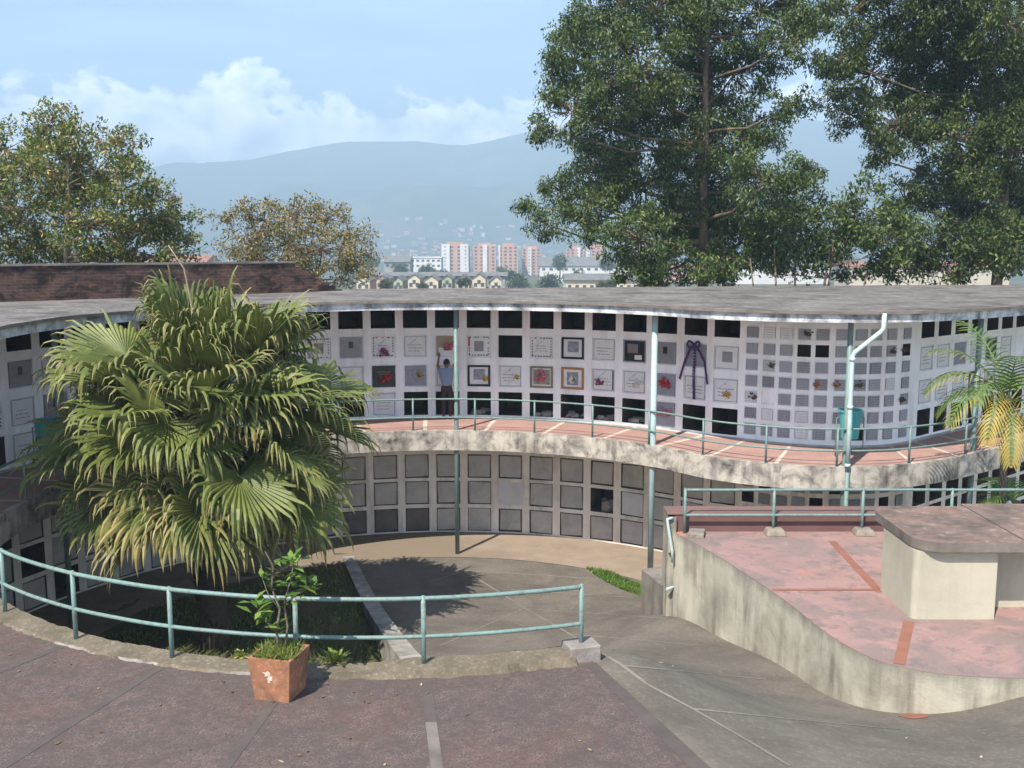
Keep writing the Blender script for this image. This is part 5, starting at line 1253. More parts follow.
# ------------------------------------------------------------------ things on and before the niche wall
def wall_frame(k_or_s, z, small=False, off=0.03):
    s = k_or_s if small else col_s(k_or_s)
    p, t, n = PW.frame(s); return Vector((p.x, p.y, z)) + n * off, t, n
def flowers(k, z, dx, colour, label, size=0.16, n=16, small=False, seed=0, leaves=True):
    P, t, n_ = wall_frame(k, z, small); P = P + t * dx; rs = random.Random(seed + int(P.x * 100))
    root = thing('flower_bunch', label, 'flowers', P)
    m = MB()
    for i in range(n):
        q = P + t * rs.gauss(0, size * 0.5) + UPV * (rs.gauss(0, size * 0.42) + size * 0.2) + n_ * rs.uniform(0.0, size * 0.55)
        rr = size * rs.uniform(0.24, 0.42)
        for j in range(4): m.ball(q + Vector((rs.uniform(-1, 1), rs.uniform(-1, 1), rs.uniform(-1, 1))) * rr * 0.6, rr * 0.55, 0, 6, 4)
    m.build('petals', M[colour], root)
    m = MB()
    for i in range(9 if leaves else 4):
        q = P + UPV * (-size * 0.5); e = P + t * rs.gauss(0, size * 0.6) + UPV * rs.uniform(-0.2, 0.7) * size + n_ * rs.uniform(0, size * 0.4)
        m.tube([q, q.lerp(e, 0.5) + n_ * 0.02, e], [0.006, 0.012, 0.004], 5)
    m.build('stems', M['shrub_leaf'], root)
flowers(1, 1.93, 0.04, 'magenta_fl', 'magenta flowers on the white mosaic bordered plaque', 0.14)
flowers(1, 1.2, 0.05, 'red_fl', 'red flowers on the black framed plaque', 0.17)
flowers(2, 1.25, 0.1, 'yellow_fl', 'yellow flowers on the blue grey plaque left of the standing man', 0.11, 9)
flowers(3, 2.1, 0.05, 'pink_fl', 'pink and white flowers on the tan panel above the standing man', 0.15, 18)
flowers(4, 1.15, 0.2, 'yellow_fl', 'orange yellow flowers on the dark framed picture right of the standing man', 0.11, 9)
flowers(5, 1.2, 0.2, 'yellow_fl', 'yellow flowers at the right side of a white plaque under the open niche', 0.09, 8)
flowers(6, 1.25, 0.0, 'pink_fl', 'pink flowers in the olive framed plaque', 0.18, 14)
flowers(7, 1.2, 0.0, 'white_fl', 'white flowers in the orange wooden frame', 0.15, 12)
flowers(8, 1.15, -0.12, 'magenta_fl', 'pink flower bunch low on the white plaque with a dark right strip', 0.12, 10)
flowers(9, 1.15, 0.12, 'white_fl', 'white flowers on the plaque below the black plaque with a white name plate', 0.14, 12)
flowers(10, 1.25, 0.02, 'red_fl', 'red and white flowers on the blue grey plaque right of the pale post', 0.15, 14)
flowers(10, 0.45, -0.14, 'pink_fl', 'left pink bunch on the lowest blue grey plaque right of the pale post', 0.13, 10)
flowers(10, 0.45, 0.16, 'pink_fl', 'right pink bunch on the lowest blue grey plaque right of the pale post', 0.13, 10)
flowers(12, 1.15, 0.05, 'yellow_fl', 'dry yellow plant in a pot on the white plaque under the grey square', 0.12, 8)
for (i, r, colr, lab) in ((3, 6, 'dark_fl', 'dark withered flowers on the top row of small plaques left of the two open niches'), (1, 4, 'dark_fl', 'small dark bunch on a white small plaque in the third row'), (4, 3, 'orange_fl', 'pale orange bunch on a small plaque left of its twin'), (5, 3, 'orange_fl', 'golden orange bunch on a small plaque left of the downpipe'),
                       (6, 3, 'dark_fl', 'dark green bunch on a small plaque right of the downpipe'), (0, 2, 'dark_fl', 'dark bunch on the leftmost small white plaque'), (8, 5, 'dark_fl', 'dark red bunch on a small plaque near the right end of the second row'), (9, 5, 'dark_fl', 'dark bunch at the last open small niche'), (9, 2, 'dark_fl', 'brown bunch on a small plaque at the right end near the feather palm')):
    flowers(SMALL_S[i] + (0.08 if i in (0, 1, 3) else -0.1 if i in (4, 5, 9) else 0), (ROWS_SMALL[r][0] + ROWS_SMALL[r][1]) / 2, 0, colr, lab, 0.10, 9, True)
# ribbon
P, t, n_ = wall_frame(11, 2.42, off=0.04)
rib = thing('ribbon', 'purple funeral ribbon with three hanging tails on a grey plaque', 'ribbon', P)
def band(pts, w, name, mat='purple'):
    m = MB()
    for a, b in zip(pts, pts[1:]):
        d = (b - a).normalized(); s = d.cross(n_).normalized() * w
        for off_ in (0.0, 0.004): pass
        m.add([a - s, a + s, b + s, b - s, a - s + n_ * 0.004, a + s + n_ * 0.004, b + s + n_ * 0.004, b - s + n_ * 0.004], [(0, 3, 2, 1), (4, 5, 6, 7), (0, 1, 5, 4), (2, 3, 7, 6), (1, 2, 6, 5), (3, 0, 4, 7)])
    return m.build(name, M[mat], rib)
q = lambda x, z, y=0.0: P + t * x + UPV * z + n_ * y
ml = band([q(0, 0, .03), q(0.01, -0.4, .03), q(0.0, -0.85, .03), q(0.03, -1.5, .03)], 0.04, 'tail')
band([q(-0.02, 0, .02), q(-0.16, -0.2, .03), q(-0.3, -0.5, .02), q(-0.44, -0.98, .03)], 0.033, 'tail')
band([q(0.02, -0.02, .02), q(0.18, -0.2, .03), q(0.32, -0.45, .02), q(0.43, -1.05, .03)], 0.03, 'tail')
for sg in (-1, 1):
    band([q(0, 0, .04), q(sg * 0.14, 0.1, .06), q(sg * 0.2, 0.0, .08), q(sg * 0.12, -0.1, .07), q(0, -0.02, .05)], 0.032, 'bow_loop')
m = MB()
for k in range(14):
    a = q(-0.02 + 0.015 * math.sin(k), -0.2 - 0.08 * k, .0365); m.obox(a, t * 0.018, n_ * 0.002, UPV * 0.018)
m.build('lettering', M['lilac'], ml)
# rubble inside open niches
for k, lab in ((4, 'grey rubble inside the open niche right of the standing man'), (7, 'pale rubble inside the open niche below the orange wooden frame'), (8, 'rubble inside the open niche left of the middle of the wall'), (9, 'stones inside the open niche left of the pale post'), (6, 'low rubble inside the open niche below the olive frame')):
    p, t, n_ = PW.frame(col_s(k)); rs = random.Random(k); m = MB()
    for i in range(11):
        c = Vector((p.x, p.y, 0)) - n_ * rs.uniform(0.12, 0.7) + t * rs.uniform(-0.26, 0.26); s = rs.uniform(0.04, 0.1)
        m.obox((c.x, c.y, 0.062 + s * 0.6), Vector((s, s * rs.uniform(-.4, .4), 0)), Vector((-s * 0.3, s * 0.8, 0)), Vector((0.01, 0, s * 0.6)), taper=0.7)
    tag(m.build('rubble_pile', M['rubble'], bevel=0.01), lab, 'rubble')
p, t, n_ = PW.frame(col_s(8)); m = MB(); rs = random.Random(3)
for i in range(6):
    c = Vector((p.x, p.y, 0)) - n_ * rs.uniform(0.1, 0.4) + t * rs.uniform(-0.05, 0.25); s = rs.uniform(0.05, 0.09); hh = rs.uniform(0.1, 0.2)
    m.obox((c.x, c.y, -2.665 + hh), Vector((s, 0, 0)), Vector((0, s, 0)), Vector((0, 0, hh)))
tag(m.build('rubble_pile', M['rubble'], bevel=0.01), 'broken pieces inside the open niche of the lower wall', 'rubble')

# bins
def bin_(loc, label, r=0.27):
    root = thing('litter_bin', label, 'litter bin', loc)
    m = MB(); L = Vector(loc); n = 18
    prof = [(0.20, 0.45), (0.24, 0.85), (0.265, 1.08), (0.295, 1.10), (0.295, 1.15), (0.25, 1.14), (0.215, 0.6)]
    rings = [[L + Vector((rr * r / 0.27 * math.cos(2 * math.pi * k / n), rr * r / 0.27 * math.sin(2 * math.pi * k / n), z)) for k in range(n)] for rr, z in prof]
    for a, b in zip(rings, rings[1:]):
        for k in range(n): m.quad(a[k], a[(k + 1) % n], b[(k + 1) % n], b[k], 0, True)
    m.add(rings[0], [tuple(range(n))[::-1]]); m.add(rings[-1], [tuple(range(n))])
    m.build('bucket', M['bin_teal'], root)
    for sg in (-1, 1):
        m = MB(); m.tube([L + Vector((sg * 0.33, 0, 0)), L + Vector((sg * 0.33, 0, 0.95)), L + Vector((sg * 0.27, 0, 0.97))], 0.014, 8); m.build('leg', M['teal'], root)
    m = MB(); m.tube([L + Vector((-0.33, 0, 0.2)), L + Vector((0.33, 0, 0.2))], 0.012, 8); m.build('crossbar', M['teal'], root)
pbin = Vector((8.15, 23.75, 0.0)); bin_(pbin, 'turquoise litter bin on a frame behind the downpipe of the balcony')
pl_ = polar(9.3, 160.6); bin_((pl_.x, pl_.y, 0.0), 'turquoise litter bin on the left balcony beside the big fan palm')

# ------------------------------------------------------------------ person at the wall
def skin_mesh(name, V, Ed, rad, mat, parent, levels=2):
    me = bpy.data.meshes.new(name); me.from_pydata(V, Ed, []); me.materials.append(mat)
    o = link_mesh(name, me, parent)
    o.modifiers.new('skin', 'SKIN'); lay = me.skin_vertices[0] if me.skin_vertices else None
    if lay is None:
        bm = bmesh.new(); bm.from_mesh(me); bm.verts.layers.skin.verify(); bm.to_mesh(me); bm.free(); lay = me.skin_vertices[0]
    for i, r in enumerate(rad): lay.data[i].radius = (r, r) if not isinstance(r, tuple) else r
    lay.data[0].use_root = True
    s = o.modifiers.new('sub', 'SUBSURF'); s.levels = levels; s.render_levels = levels
    for p in me.polygons: p.use_smooth = True
    return o
pf, pt_, pn = PW.frame(col_s(3)); pp = Vector((pf.x, pf.y, 0.004)) + pn * 0.42
man = thing('person', 'man seen from behind in blue shirt and dark trousers reaching up to a niche', 'person', pp, math.atan2(pt_.y, pt_.x))
J = {'pel': (0, 0, .95), 'wai': (0, 0, 1.1), 'che': (0, .01, 1.32), 'nb': (0, .02, 1.47), 'nk': (0, .03, 1.54), 'hd': (0, .05, 1.63), 'tp': (0, .045, 1.70),
     'hl': (-.09, 0, .88), 'kl': (-.1, .02, .5), 'al': (-.1, -.02, .1), 'tl': (-.12, .13, .04), 'hr': (.09, 0, .88), 'kr': (.1, .02, .5), 'ar': (.1, -.02, .1), 'tr': (.12, .13, .04),
     'sl': (-.18, .02, 1.44), 'el': (-.27, .14, 1.56), 'wl': (-.24, .24, 1.78), 'pl': (-.235, .27, 1.86), 'sr': (.18, .02, 1.44), 'er': (.28, .14, 1.28), 'wr': (.22, .27, 1.45), 'pr': (.20, .30, 1.52),
     'nose': (0, .155, 1.62), 'earl': (-.095, .045, 1.63), 'earr': (.095, .045, 1.63)}
RD = {'pel': (.155, .12), 'wai': (.14, .105), 'che': (.165, .115), 'nb': .075, 'nk': .055, 'hd': .088, 'tp': .075, 'hl': .085, 'kl': .058, 'al': .042, 'tl': .035, 'hr': .085, 'kr': .058, 'ar': .042, 'tr': .035,
      'sl': .06, 'el': .042, 'wl': .028, 'pl': .033, 'sr': .06, 'er': .042, 'wr': .028, 'pr': .033, 'nose': .014, 'earl': .018, 'earr': .018}
ED = [('pel', 'wai'), ('wai', 'che'), ('che', 'nb'), ('nb', 'nk'), ('nk', 'hd'), ('hd', 'tp'), ('pel', 'hl'), ('hl', 'kl'), ('kl', 'al'), ('al', 'tl'), ('pel', 'hr'), ('hr', 'kr'), ('kr', 'ar'), ('ar', 'tr'),
      ('che', 'sl'), ('sl', 'el'), ('el', 'wl'), ('wl', 'pl'), ('che', 'sr'), ('sr', 'er'), ('er', 'wr'), ('wr', 'pr'), ('hd', 'nose'), ('hd', 'earl'), ('hd', 'earr')]
for sd, base in (('l', 'pl'), ('r', 'pr')):
    b = Vector(J[base]); sg = 1 if sd == 'l' else -1
    for i, (dx, L) in enumerate(((-0.03, .075), (-0.01, .085), (.01, .08), (.03, .062))):
        J[f'f{sd}{i}'] = (b.x + dx * 0.8, b.y + 0.02, b.z + L * 0.55); J[f'g{sd}{i}'] = (b.x + dx, b.y + 0.045, b.z + L)
        RD[f'f{sd}{i}'] = .009; RD[f'g{sd}{i}'] = .0075; ED += [(base, f'f{sd}{i}'), (f'f{sd}{i}', f'g{sd}{i}')]
    J[f't{sd}h'] = (b.x + sg * 0.045, b.y + 0.02, b.z + 0.01); RD[f't{sd}h'] = .009; ED.append((base, f't{sd}h'))
names = list(J); ix = {n: i for i, n in enumerate(names)}
skin_mesh('body', [J[n] for n in names], [(ix[a], ix[b]) for a, b in ED], [RD[n] for n in names], M['skin'], man)
def cloth(name, ns, eds, rad, mat): return skin_mesh(name, [J[n] if isinstance(n, str) else n for n in ns], eds, rad, M[mat], man)
cloth('shirt', ['che', (0, 0, .95), (0, 0, 1.12), (0, .015, 1.43), 'sl', (-.235, .09, 1.51), 'sr', (.235, .09, 1.36)], [(1, 2), (2, 0), (0, 3), (0, 4), (4, 5), (0, 6), (6, 7)], [(.19, .135), (.175, .135), (.172, .13), (.11, .09), .08, .062, .08, .062], 'shirt')
cloth('trousers', ['pel', (0, 0, 1.03), 'hl', 'kl', (-.1, -.015, .1), 'hr', 'kr', (.1, -.015, .1)], [(1, 0), (0, 2), (2, 3), (3, 4), (0, 5), (5, 6), (6, 7)], [(.17, .135), (.16, .125), .105, .082, .068, .105, .082, .068], 'trousers')
for sg in (-1, 1):
    m = MB(); m.tube([(sg * .1, -.09, .05), (sg * .1, 0.0, .055), (sg * .11, .1, .045), (sg * .12, .18, .035)], [.04, .05, .047, .03], 8); m.build('shoe', M['shoe'], man, local=True)
    m = MB(); m.ball((sg * .033, .125, 1.645), .012); m.build('eye', M['eye'], man, local=True)
m = MB(); vs = []; n = 14
for j in range(7):
    th = R(105) * j / 6
    for i in range(n):
        ph = 2 * math.pi * i / n; rr = 0.112; z = math.cos(th) * 0.13
        y = math.sin(th) * math.sin(ph) * 0.118
        if y > 0.04 and th > R(60): z = max(z, 0.05)
        vs.append(Vector((math.sin(th) * math.cos(ph) * 0.1, y + 0.04, 1.655 + z)))
m.add(vs, [(j * n + i, j * n + (i + 1) % n, (j + 1) * n + (i + 1) % n, (j + 1) * n + i) for j in range(6) for i in range(n)], 0, True)
m.build('hair', M['hair'], man, local=True)

# ------------------------------------------------------------------ valley, city, mountains
ridge_x = [-4560, -2384, -1321, -953, -663, -297, 102, 672, 1646, 2976, 4560]
ridge_z = [228, 273, 294, 340, 383, 402, 427, 470, 487, 463, 418]
def ground_z(x, y):
    if y < 60: return -3.95 - 0.9 * max(0, (y - 20) / 40)
    if y < 700: z = np.interp(y, [60, 250, 470, 700], [-4.85, -9, -12, -14.5])
    elif y < 1800: z = np.interp(y, [700, 1100, 1500, 1800], [-14.5, -15.5, -13, -6])
    else:
        rz = float(np.interp(x, ridge_x, ridge_z)); t = (y - 1800) / 2000.0
        z = -6 + (rz + 6) * (t ** 1.35 if t <= 1 else 1 - (t - 1) * 0.5)
        amp = 96 * min(1, max(0, t) * 2.2) * (1 - 0.65 * max(0, 1 - abs(t - 1) * 3))
        z += amp * (mnoise.fractal(Vector((x * 0.0018, y * 0.0013, 4)), 0.8, 2.1, 6) - 0.1)
    return float(z) + (0.6 * mnoise.noise(Vector((x * 0.01, y * 0.01, 0))) if 60 < y < 1800 else 0)
ys = [-400, -100, 0, 20, 40, 60, 90, 130, 180, 250, 330, 420, 520, 640, 780, 900, 1050, 1250, 1450, 1640, 1800] + list(np.linspace(1850, 4800, 66))
xs = [-4560 + k * 60.8 for k in range(151)]
m = MB(); m.v = [(x, y, ground_z(x, y)) for y in ys for x in xs]; nx2 = len(xs)
for j in range(len(ys) - 1):
    for i in range(nx2 - 1):
        m.f.append((j * nx2 + i, j * nx2 + i + 1, (j + 1) * nx2 + i + 1, (j + 1) * nx2 + i)); m.m.append(0); m.sm.append(True)
M['land'] = surf('valley_land', (0.055, 0.075, 0.03), (0.085, 0.09, 0.045), 0.012, stain=(0.16, 0.14, 0.10), stain_amt=0.55, stain_scale=0.006, speck=(0.03, 0.045, 0.02), speck_scale=0.05, speck_amt=0.7, bump=0.0)
tag(m.build('ground', M['land']), kind='structure')

def window_mesh(w, h):
    m = MB(); m.obox((0, -0.02, 0), Vector((w / 2, 0, 0)), Vector((0, 0.03, 0)), Vector((0, 0, h / 2))); o = m.build('window', M['city_window']); me = o.data; bpy.data.objects.remove(o); return me
W_BIG = window_mesh(1.6, 1.2); W_SM = window_mesh(0.75, 0.9)
def tower(px0, px1, ytop, Y, bays, label, floors=9, wpf=4):
    a, b = at_y(px0, ytop, Y), at_y(px1, ytop, Y); zb = ground_z(a.x, Y) - 1.0; w = b.x - a.x; c = (a.x + b.x) / 2
    root = thing('apartment_tower', label, 'apartment tower', (c, Y, zb), group='brick apartment towers in the valley')
    m = MB(); m.box(a.x, b.x, Y, Y + 12, zb, a.z); m.box(a.x + w * 0.2, b.x - w * 0.2, Y + 2, Y + 8, a.z, a.z + 2.2); m.build('body', M['tower_brick'], root)
    for (f0, f1) in bays:
        m = MB(); m.box(a.x + w * f0, a.x + w * f1, Y - 1.2, Y - 0.01, zb, a.z + 1.0); m.build('white_bay', M['city_white'], root)
    hgt = a.z - zb
    for fl in range(floors):
        for k in range(wpf):
            fx = (k + 0.5) / wpf; x = a.x + w * fx; inb = any(f0 <= fx <= f1 for f0, f1 in bays)
            o = link_mesh('window', W_BIG if not inb else W_SM, root); o.location = (x - c, -1.22 if inb else -0.02, (fl + 0.6) * hgt / floors)
tower(441.5, 469, 245.5, 690, [(0.0, 0.3), (0.68, 0.98)], 'leftmost brick apartment tower with a broad white side in the valley')
tower(473, 496, 246, 694, [(0.42, 0.62)], 'second brick apartment tower from the left in the valley')
tower(498, 518, 246.5, 698, [(0.0, 0.12)], 'third brick apartment tower from the left in the valley')
tower(522, 541, 249, 712, [(0.3, 0.5)], 'fourth brick apartment tower, partly behind the eucalyptus leaves')
tower(566, 584, 249, 725, [(0.6, 0.8)], 'brick apartment tower seen through the eucalyptus leaves', 9)
tower(586, 606, 247, 725, [(0.0, 0.2)], 'rightmost brick apartment tower behind the eucalyptus leaves', 9)
def block(px0, px1, ytop, Y, depth, wall, roof, label, cat='building', name='building', rh=0.0, nwin=0, group=None, floors=1):
    a, b = at_y(px0, ytop, Y), at_y(px1, ytop, Y); zb = ground_z((a.x + b.x) / 2, Y) - 1.5; c = (a.x + b.x) / 2
    root = thing(name, label, cat, (c, Y, zb), group=group)
    m = MB(); m.box(a.x, b.x, Y, Y + depth, zb, a.z); m.build('wall', M[wall], root)
    m = MB(); o_ = 0.02 * (b.x - a.x)
    if rh > 0:
        zz = a.z + 0.004; P = [(a.x - o_, Y - 0.6, zz), (b.x + o_, Y - 0.6, zz), (b.x + o_, Y + depth + 0.6, zz), (a.x - o_, Y + depth + 0.6, zz), (a.x - o_, Y + depth / 2, zz + rh), (b.x + o_, Y + depth / 2, zz + rh)]
        m.add(P, [(0, 1, 5, 4), (2, 3, 4, 5), (1, 2, 5), (3, 0, 4), (0, 3, 2, 1)])
    else: m.box(a.x - o_, b.x + o_, Y - 0.4, Y + depth, a.z + 0.003, a.z + 0.6)
    m.build('roof', M[roof], root)
    for fl in range(floors):
        for k in range(nwin):
            o = link_mesh('window', W_SM if Y < 400 else W_BIG, root); o.location = ((k + 0.5) / nwin * (b.x - a.x) - (b.x - a.x) / 2, -0.02, (a.z - zb) - 1.6 - fl * 3.0)
    return root
block(410, 441, 258, 600, 20, 'city_white', 'city_white', 'low white building with flat roof left of the brick towers', nwin=6, floors=2)
block(540, 630, 266, 500, 16, 'city_white', 'city_roof', 'long white hall with dark roof right of the brick towers', rh=4.5, nwin=12)
block(566, 640, 280, 230, 14, 'city_cream', 'city_roof', 'beige hall with long grey roof below the eucalyptus leaves', rh=1.3, nwin=10)
block(630, 730, 270, 520, 20, 'city_pink', 'city_red_roof', 'pink building with red roof glimpsed through the tree stems', rh=3, nwin=9)
block(735, 830, 266, 480, 20, 'city_white', 'city_grey', 'white building glimpsed through the stems of the bushy tree', rh=2, nwin=9)
block(850, 1010, 268, 420, 20, 'city_cream', 'city_red_roof', 'cream building with red roof glimpsed behind the right eucalyptus', rh=2.5, nwin=9)
block(120, 205, 262, 420, 20, 'city_cream', 'city_red_roof', 'cream building glimpsed behind the blossoming tree', rh=3, nwin=7)
block(384, 410, 262, 480, 16, 'city_grey', 'city_roof', 'grey workshop left of the low white building', rh=3, nwin=4)
# terrace of gabled houses
def gable_house(pxc, wpx, Y, ye, yr, wall, label):
    a, b = at_y(pxc - wpx / 2, ye, Y), at_y(pxc + wpx / 2, ye, Y); top = at_y(pxc, yr, Y); zb = ground_z(a.x, Y) - 0.5; c = (a.x + b.x) / 2
    root = thing('gabled_house', label, 'house', (c, Y, zb), group='gabled row houses in the valley')
    m = MB(); D = 12
    m.add([(a.x, Y, zb), (b.x, Y, zb), (b.x, Y, a.z), (c, Y, top.z), (a.x, Y, a.z)], [(0, 1, 2, 3, 4)])
    m.quad((a.x, Y, zb), (a.x, Y, a.z), (a.x, Y + D, a.z), (a.x, Y + D, zb)); m.quad((b.x, Y, zb), (b.x, Y + D, zb), (b.x, Y + D, a.z), (b.x, Y, a.z)); m.build('wall', M[wall], root)
    m = MB(); dz = 0.12
    for x0, z0 in ((a.x - 0.3, a.z - 0.1), (b.x + 0.3, b.z - 0.1)):
        m.quad((x0, Y - 0.3, z0 + dz), (c, Y - 0.3, top.z + dz), (c, Y + D, top.z + dz), (x0, Y + D, z0 + dz)); m.quad((x0, Y - 0.3, z0), (c, Y - 0.3, top.z), (c, Y - 0.3, top.z + dz), (x0, Y - 0.3, z0 + dz))
    m.build('roof', M['city_roof'], root)
    for x, z in ((-0.27, 0.0), (0.27, 0.0), (0.0, 0.7)):
        o = link_mesh('window', W_SM, root); o.location = (x * (b.x - a.x), -0.03, (a.z - zb) - 1.5 + z)
for k, (px, wl, ad) in enumerate(((363, 'city_cream', 'leftmost cream gabled house behind the dry tree'), (382, 'city_pink', 'pinkish gabled house just right of the dry tree'), (398, 'city_green', 'sage green gabled house, third of the row'), (414, 'city_cream', 'cream gabled house, fourth of the row'), (431, 'city_cream', 'cream gabled house at the middle of the row'), (447, 'city_green', 'sage green gabled house right of the middle of the row'), (463, 'city_cream', 'cream gabled house below the leftmost tower'), (479, 'city_cream', 'cream gabled house below the second tower'), (496, 'city_cream', 'rightmost cream gabled house at the end of the row'))):
    gable_house(px, (13, 11, 9, 12, 14, 10, 12, 13, 11)[k], 240 + (k % 2) * 1.5, (280, 279, 281, 278.5, 280.5, 279, 280, 278.5, 281)[k], (275, 275.5, 276.5, 274, 275.5, 275, 275, 273.5, 276)[k], wl, ad)
block(366, 505, 276, 256, 10, 'city_grey', 'city_roof', 'long grey roofed terrace behind the gabled row houses', rh=0.9, nwin=14)
# scattered trees of the valley
g2 = random.Random(9)
def far_tree(px, py, Y, rpx, label, seed, group='trees scattered in the valley'):
    p = at_y(px, py, Y); r = rpx * Y / 1000; zb = min(ground_z(p.x, Y), p.z - r * 1.2)
    tree('valley_tree', label, 'tree', (p.x, Y, zb), [(p.x + g2.uniform(-.5, .5) * r, Y + g2.uniform(-.4, .4) * r, p.z + g2.uniform(-.35, .35) * r, r * 0.62) for _ in range(5)], (p.x, Y, p.z), r * 0.1, M['bark'], M['far_leaf'], seed, clump=r * 0.3, per=34, dens=max(0.02, 9.0 / (r * r)), ll=r * 0.16, lw=r * 0.08, group=group, twig=False)
for k, (px, py, Y, rp, lab) in enumerate(((384, 284, 200, 9, 'bushy tree among the row houses beside the dry tree'), (423, 286, 210, 6, 'small tree before the fourth gabled house'), (462, 282, 215, 8, 'dark tree before the row houses below the towers'), (520, 282, 300, 13, 'rounded olive tree right of the row houses'), (545, 283, 310, 14, 'broad olive tree below the long white hall'), (400, 270, 420, 9, 'tree before the grey workshop'), (425, 272, 430, 10, 'tree before the low white building'), (372, 262, 470, 10, 'tree above the dry tree crown'),
        (505, 273, 450, 9, 'tree at the foot of the third tower'), (560, 262, 480, 10, 'tree before the long white hall'), (610, 264, 470, 9, 'tree at the right end of the long white hall'), (575, 276, 330, 8, 'low tree beside the beige hall'), (600, 285, 210, 6, 'small dark tree before the beige hall'), (612, 284, 212, 7, 'small dark tree at the right of the beige hall'), (440, 276, 420, 8, 'tree below the leftmost tower'), (480, 276, 430, 7, 'tree below the second tower'))):
    far_tree(px, py, Y, rp, lab, 200 + k)
# hillside town far across the valley
far_meshes = []
for wl in ('city_white', 'city_cream', 'city_pink', 'city_grey'):
    m = MB(); m.box(-3.0, 3.0, -2.4, 2.4, -7, 2.9); m.box(-3.2, 3.2, -2.6, 2.6, 2.91, 3.4, 1)
    o = m.build('hillside_building', [M[wl], M['city_red_roof'] if wl != 'city_white' else M['city_white']]); far_meshes.append(o.data); bpy.data.objects.remove(o)
for k in range(290):
    Y = 1350 + 1000 * g2.random() ** 1.2; px = g2.gauss(450, 50) if k % 4 else g2.uniform(230, 640)
    x = (px - 512) / 1000 * Y; z = ground_z(x, Y)
    o = link_mesh('hillside_building', far_meshes[g2.choice((0, 1, 1, 2, 2, 3, 3))]); hs = g2.uniform(0.6, 2.4) if k % 9 == 0 else g2.uniform(0.5, 1.1)
    o.location = (x, Y, z); o.scale = (g2.uniform(0.9, 2.0), g2.uniform(1.0, 1.8), hs * 1.5); o.rotation_euler = (0, 0, g2.uniform(-0.5, 0.5))
    tag(o, 'small pale building of the hazy hillside town across the valley', 'building', 'buildings of the hillside town')

# ------------------------------------------------------------------ haze, sky, sun, camera
m = MB(); m.box(-4900, 4900, -500, 5000, -32, 590)
hz = m.build('haze', []) if False else None
me = bpy.data.meshes.new('haze'); me.from_pydata(m.v, [], m.f)
hm = bpy.data.materials.new('haze_air'); hm.use_nodes = True; nt = hm.node_tree
for n in list(nt.nodes): nt.nodes.remove(n)
out = nt.nodes.new('ShaderNodeOutputMaterial'); pv = nt.nodes.new('ShaderNodeVolumePrincipled')
pv.inputs['Color'].default_value = (0.54, 0.77, 1.0, 1); pv.inputs['Density'].default_value = 0.00066; pv.inputs['Anisotropy'].default_value = 0.0
nt.links.new(pv.outputs[0], out.inputs['Volume']); me.materials.append(hm)
hz = link_mesh('haze', me); tag(hz, kind='stuff'); hz['label'] = 'pale blue haze filling the valley air'

SUN_EL, SUN_AZ = R(52), R(31)          # light travels towards +x (sin), +y (cos)
world = bpy.data.worlds.new('World'); scene.world = world; world.use_nodes = True; nt = world.node_tree
for n in list(nt.nodes): nt.nodes.remove(n)
out = nt.nodes.new('ShaderNodeOutputWorld'); bg = nt.nodes.new('ShaderNodeBackground'); bg.inputs['Strength'].default_value = 0.102
sky = nt.nodes.new('ShaderNodeTexSky'); sky.sky_type = 'NISHITA'; sky.sun_disc = False; sky.sun_elevation = SUN_EL; sky.sun_rotation = math.pi + SUN_AZ
sky.altitude = 1500; sky.air_density = 1.0; sky.dust_density = 1.0; sky.ozone_density = 1.0
tc = nt.nodes.new('ShaderNodeTexCoord'); sp = nt.nodes.new('ShaderNodeSeparateXYZ'); nt.links.new(tc.outputs['Generated'], sp.inputs[0])
def mth(op, a, b=None, c=None, clamp=False):
    n = nt.nodes.new('ShaderNodeMath'); n.operation = op; n.use_clamp = clamp
    for i, v in enumerate((a, b, c)):
        if v is None: continue
        if isinstance(v, (int, float)): n.inputs[i].default_value = v
        else: nt.links.new(v, n.inputs[i])
    return n.outputs[0]
az = mth('ARCTAN2', sp.outputs[0], sp.outputs[1]); el = mth('ARCSINE', sp.outputs[2])
cb = nt.nodes.new('ShaderNodeCombineXYZ'); nt.links.new(mth('MULTIPLY', az, 1.0), cb.inputs[0]); nt.links.new(mth('MULTIPLY', el, 1.25), cb.inputs[1])
n1 = noise_tex(nt, cb.outputs[0], 17, 9, 0.56, 0.15)            # billows
cb2 = nt.nodes.new('ShaderNodeCombineXYZ'); nt.links.new(az, cb2.inputs[0]); cb2.inputs[1].default_value = 3.3
n0 = noise_tex(nt, cb2.outputs[0], 6.0, 2, 0.5)                 # varying height of the bank
topf = mth('MULTIPLY_ADD', mth('SUBTRACT', n0, 0.5), 0.075, 0.150)
dist = mth('SUBTRACT', topf, el)
dens = mth('ADD', mth('MULTIPLY', dist, 26.0), mth('MULTIPLY', mth('SUBTRACT', n1, 0.5), 5.2))
cov = mth('SMOOTH_MIN', mth('MAXIMUM', mth('MULTIPLY', dens, 2.2), 0.0), 1.0, 0.3, True)
lowfade = mth('MULTIPLY', mth('SUBTRACT', el, 0.03), 22.0, clamp=True)
cov = mth('MULTIPLY', cov, mth('MULTIPLY_ADD', lowfade, 0.5, 0.45))
cb3 = nt.nodes.new('ShaderNodeCombineXYZ'); nt.links.new(mth('ADD', az, 0.012), cb3.inputs[0]); nt.links.new(mth('MULTIPLY_ADD', el, 1.25, -0.02), cb3.inputs[1])
n2 = noise_tex(nt, cb3.outputs[0], 17, 9, 0.56, 0.15)
lit = mth('ADD', mth('MULTIPLY_ADD', mth('SUBTRACT', n2, n1), 3.4, 0.62), mth('MULTIPLY', dist, -2.0), clamp=True)
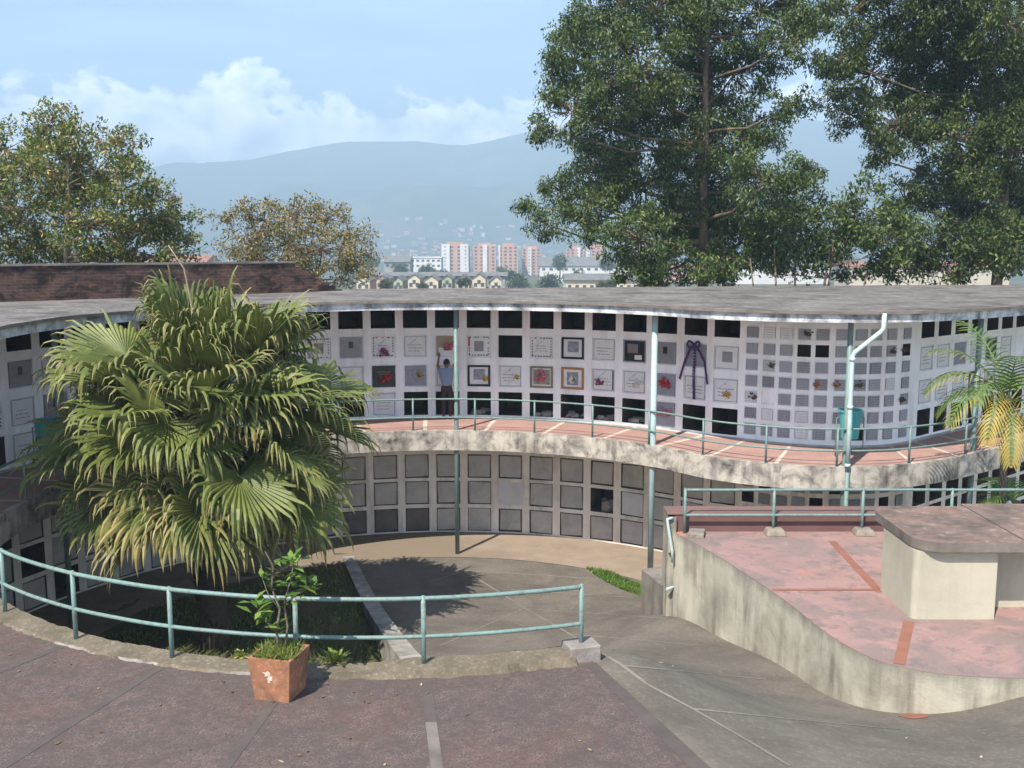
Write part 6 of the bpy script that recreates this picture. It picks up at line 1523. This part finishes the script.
ccol = mixc(nt, lit, (9.5, 10.4, 12.4), (27.0, 25.4, 25.0))
# thin high cirrus streaks
cb4 = nt.nodes.new('ShaderNodeCombineXYZ'); nt.links.new(mth('MULTIPLY_ADD', el, 0.6, az), cb4.inputs[0]); nt.links.new(mth('MULTIPLY', el, 7.0), cb4.inputs[1])
cir = mth('MULTIPLY', mth('SUBTRACT', noise_tex(nt, cb4.outputs[0], 3.0, 6, 0.6, 0.4), 0.45), 1.6, clamp=True)
base = mixc(nt, mth('MULTIPLY', cir, 0.8), sky.outputs[0], (7.5, 8.0, 8.8))
nt.links.new(mixc(nt, cov, base, ccol), bg.inputs['Color']); nt.links.new(bg.outputs[0], out.inputs[0])

sd = bpy.data.lights.new('sun', 'SUN'); sd.energy = 5.0; sd.angle = R(0.53); sd.color = (1.0, 0.94, 0.84)
so = bpy.data.objects.new('sun', sd); col.objects.link(so)
dirv = Vector((math.sin(SUN_AZ) * math.cos(SUN_EL), math.cos(SUN_AZ) * math.cos(SUN_EL), -math.sin(SUN_EL)))
so.rotation_euler = dirv.to_track_quat('-Z', 'Y').to_euler(); so.location = (-20, -30, 60)

cd = bpy.data.cameras.new('camera'); cam = bpy.data.objects.new('camera', cd); col.objects.link(cam)
cam.location = EYE; cam.rotation_euler = (math.pi / 2 - PITCH, 0, 0)
cd.sensor_width = 36.0; cd.lens = FPX / 1024 * 36.0; cd.clip_start = 0.1; cd.clip_end = 20000
scene.camera = cam

scene.render.engine = 'CYCLES'
cy = scene.cycles
cy.max_bounces = 6; cy.diffuse_bounces = 4; cy.glossy_bounces = 2; cy.transmission_bounces = 3; cy.volume_bounces = 0; cy.transparent_max_bounces = 6
cy.sample_clamp_indirect = 6.0; cy.use_denoising = True
try: cy.denoiser = 'OPENIMAGEDENOISE'
except Exception: pass
cy.use_adaptive_sampling = False
scene.view_settings.view_transform = 'Standard'; scene.view_settings.look = 'None'; scene.view_settings.gamma = 1.0; scene.view_settings.use_curve_mapping = False
scene.view_settings.exposure = 1.32
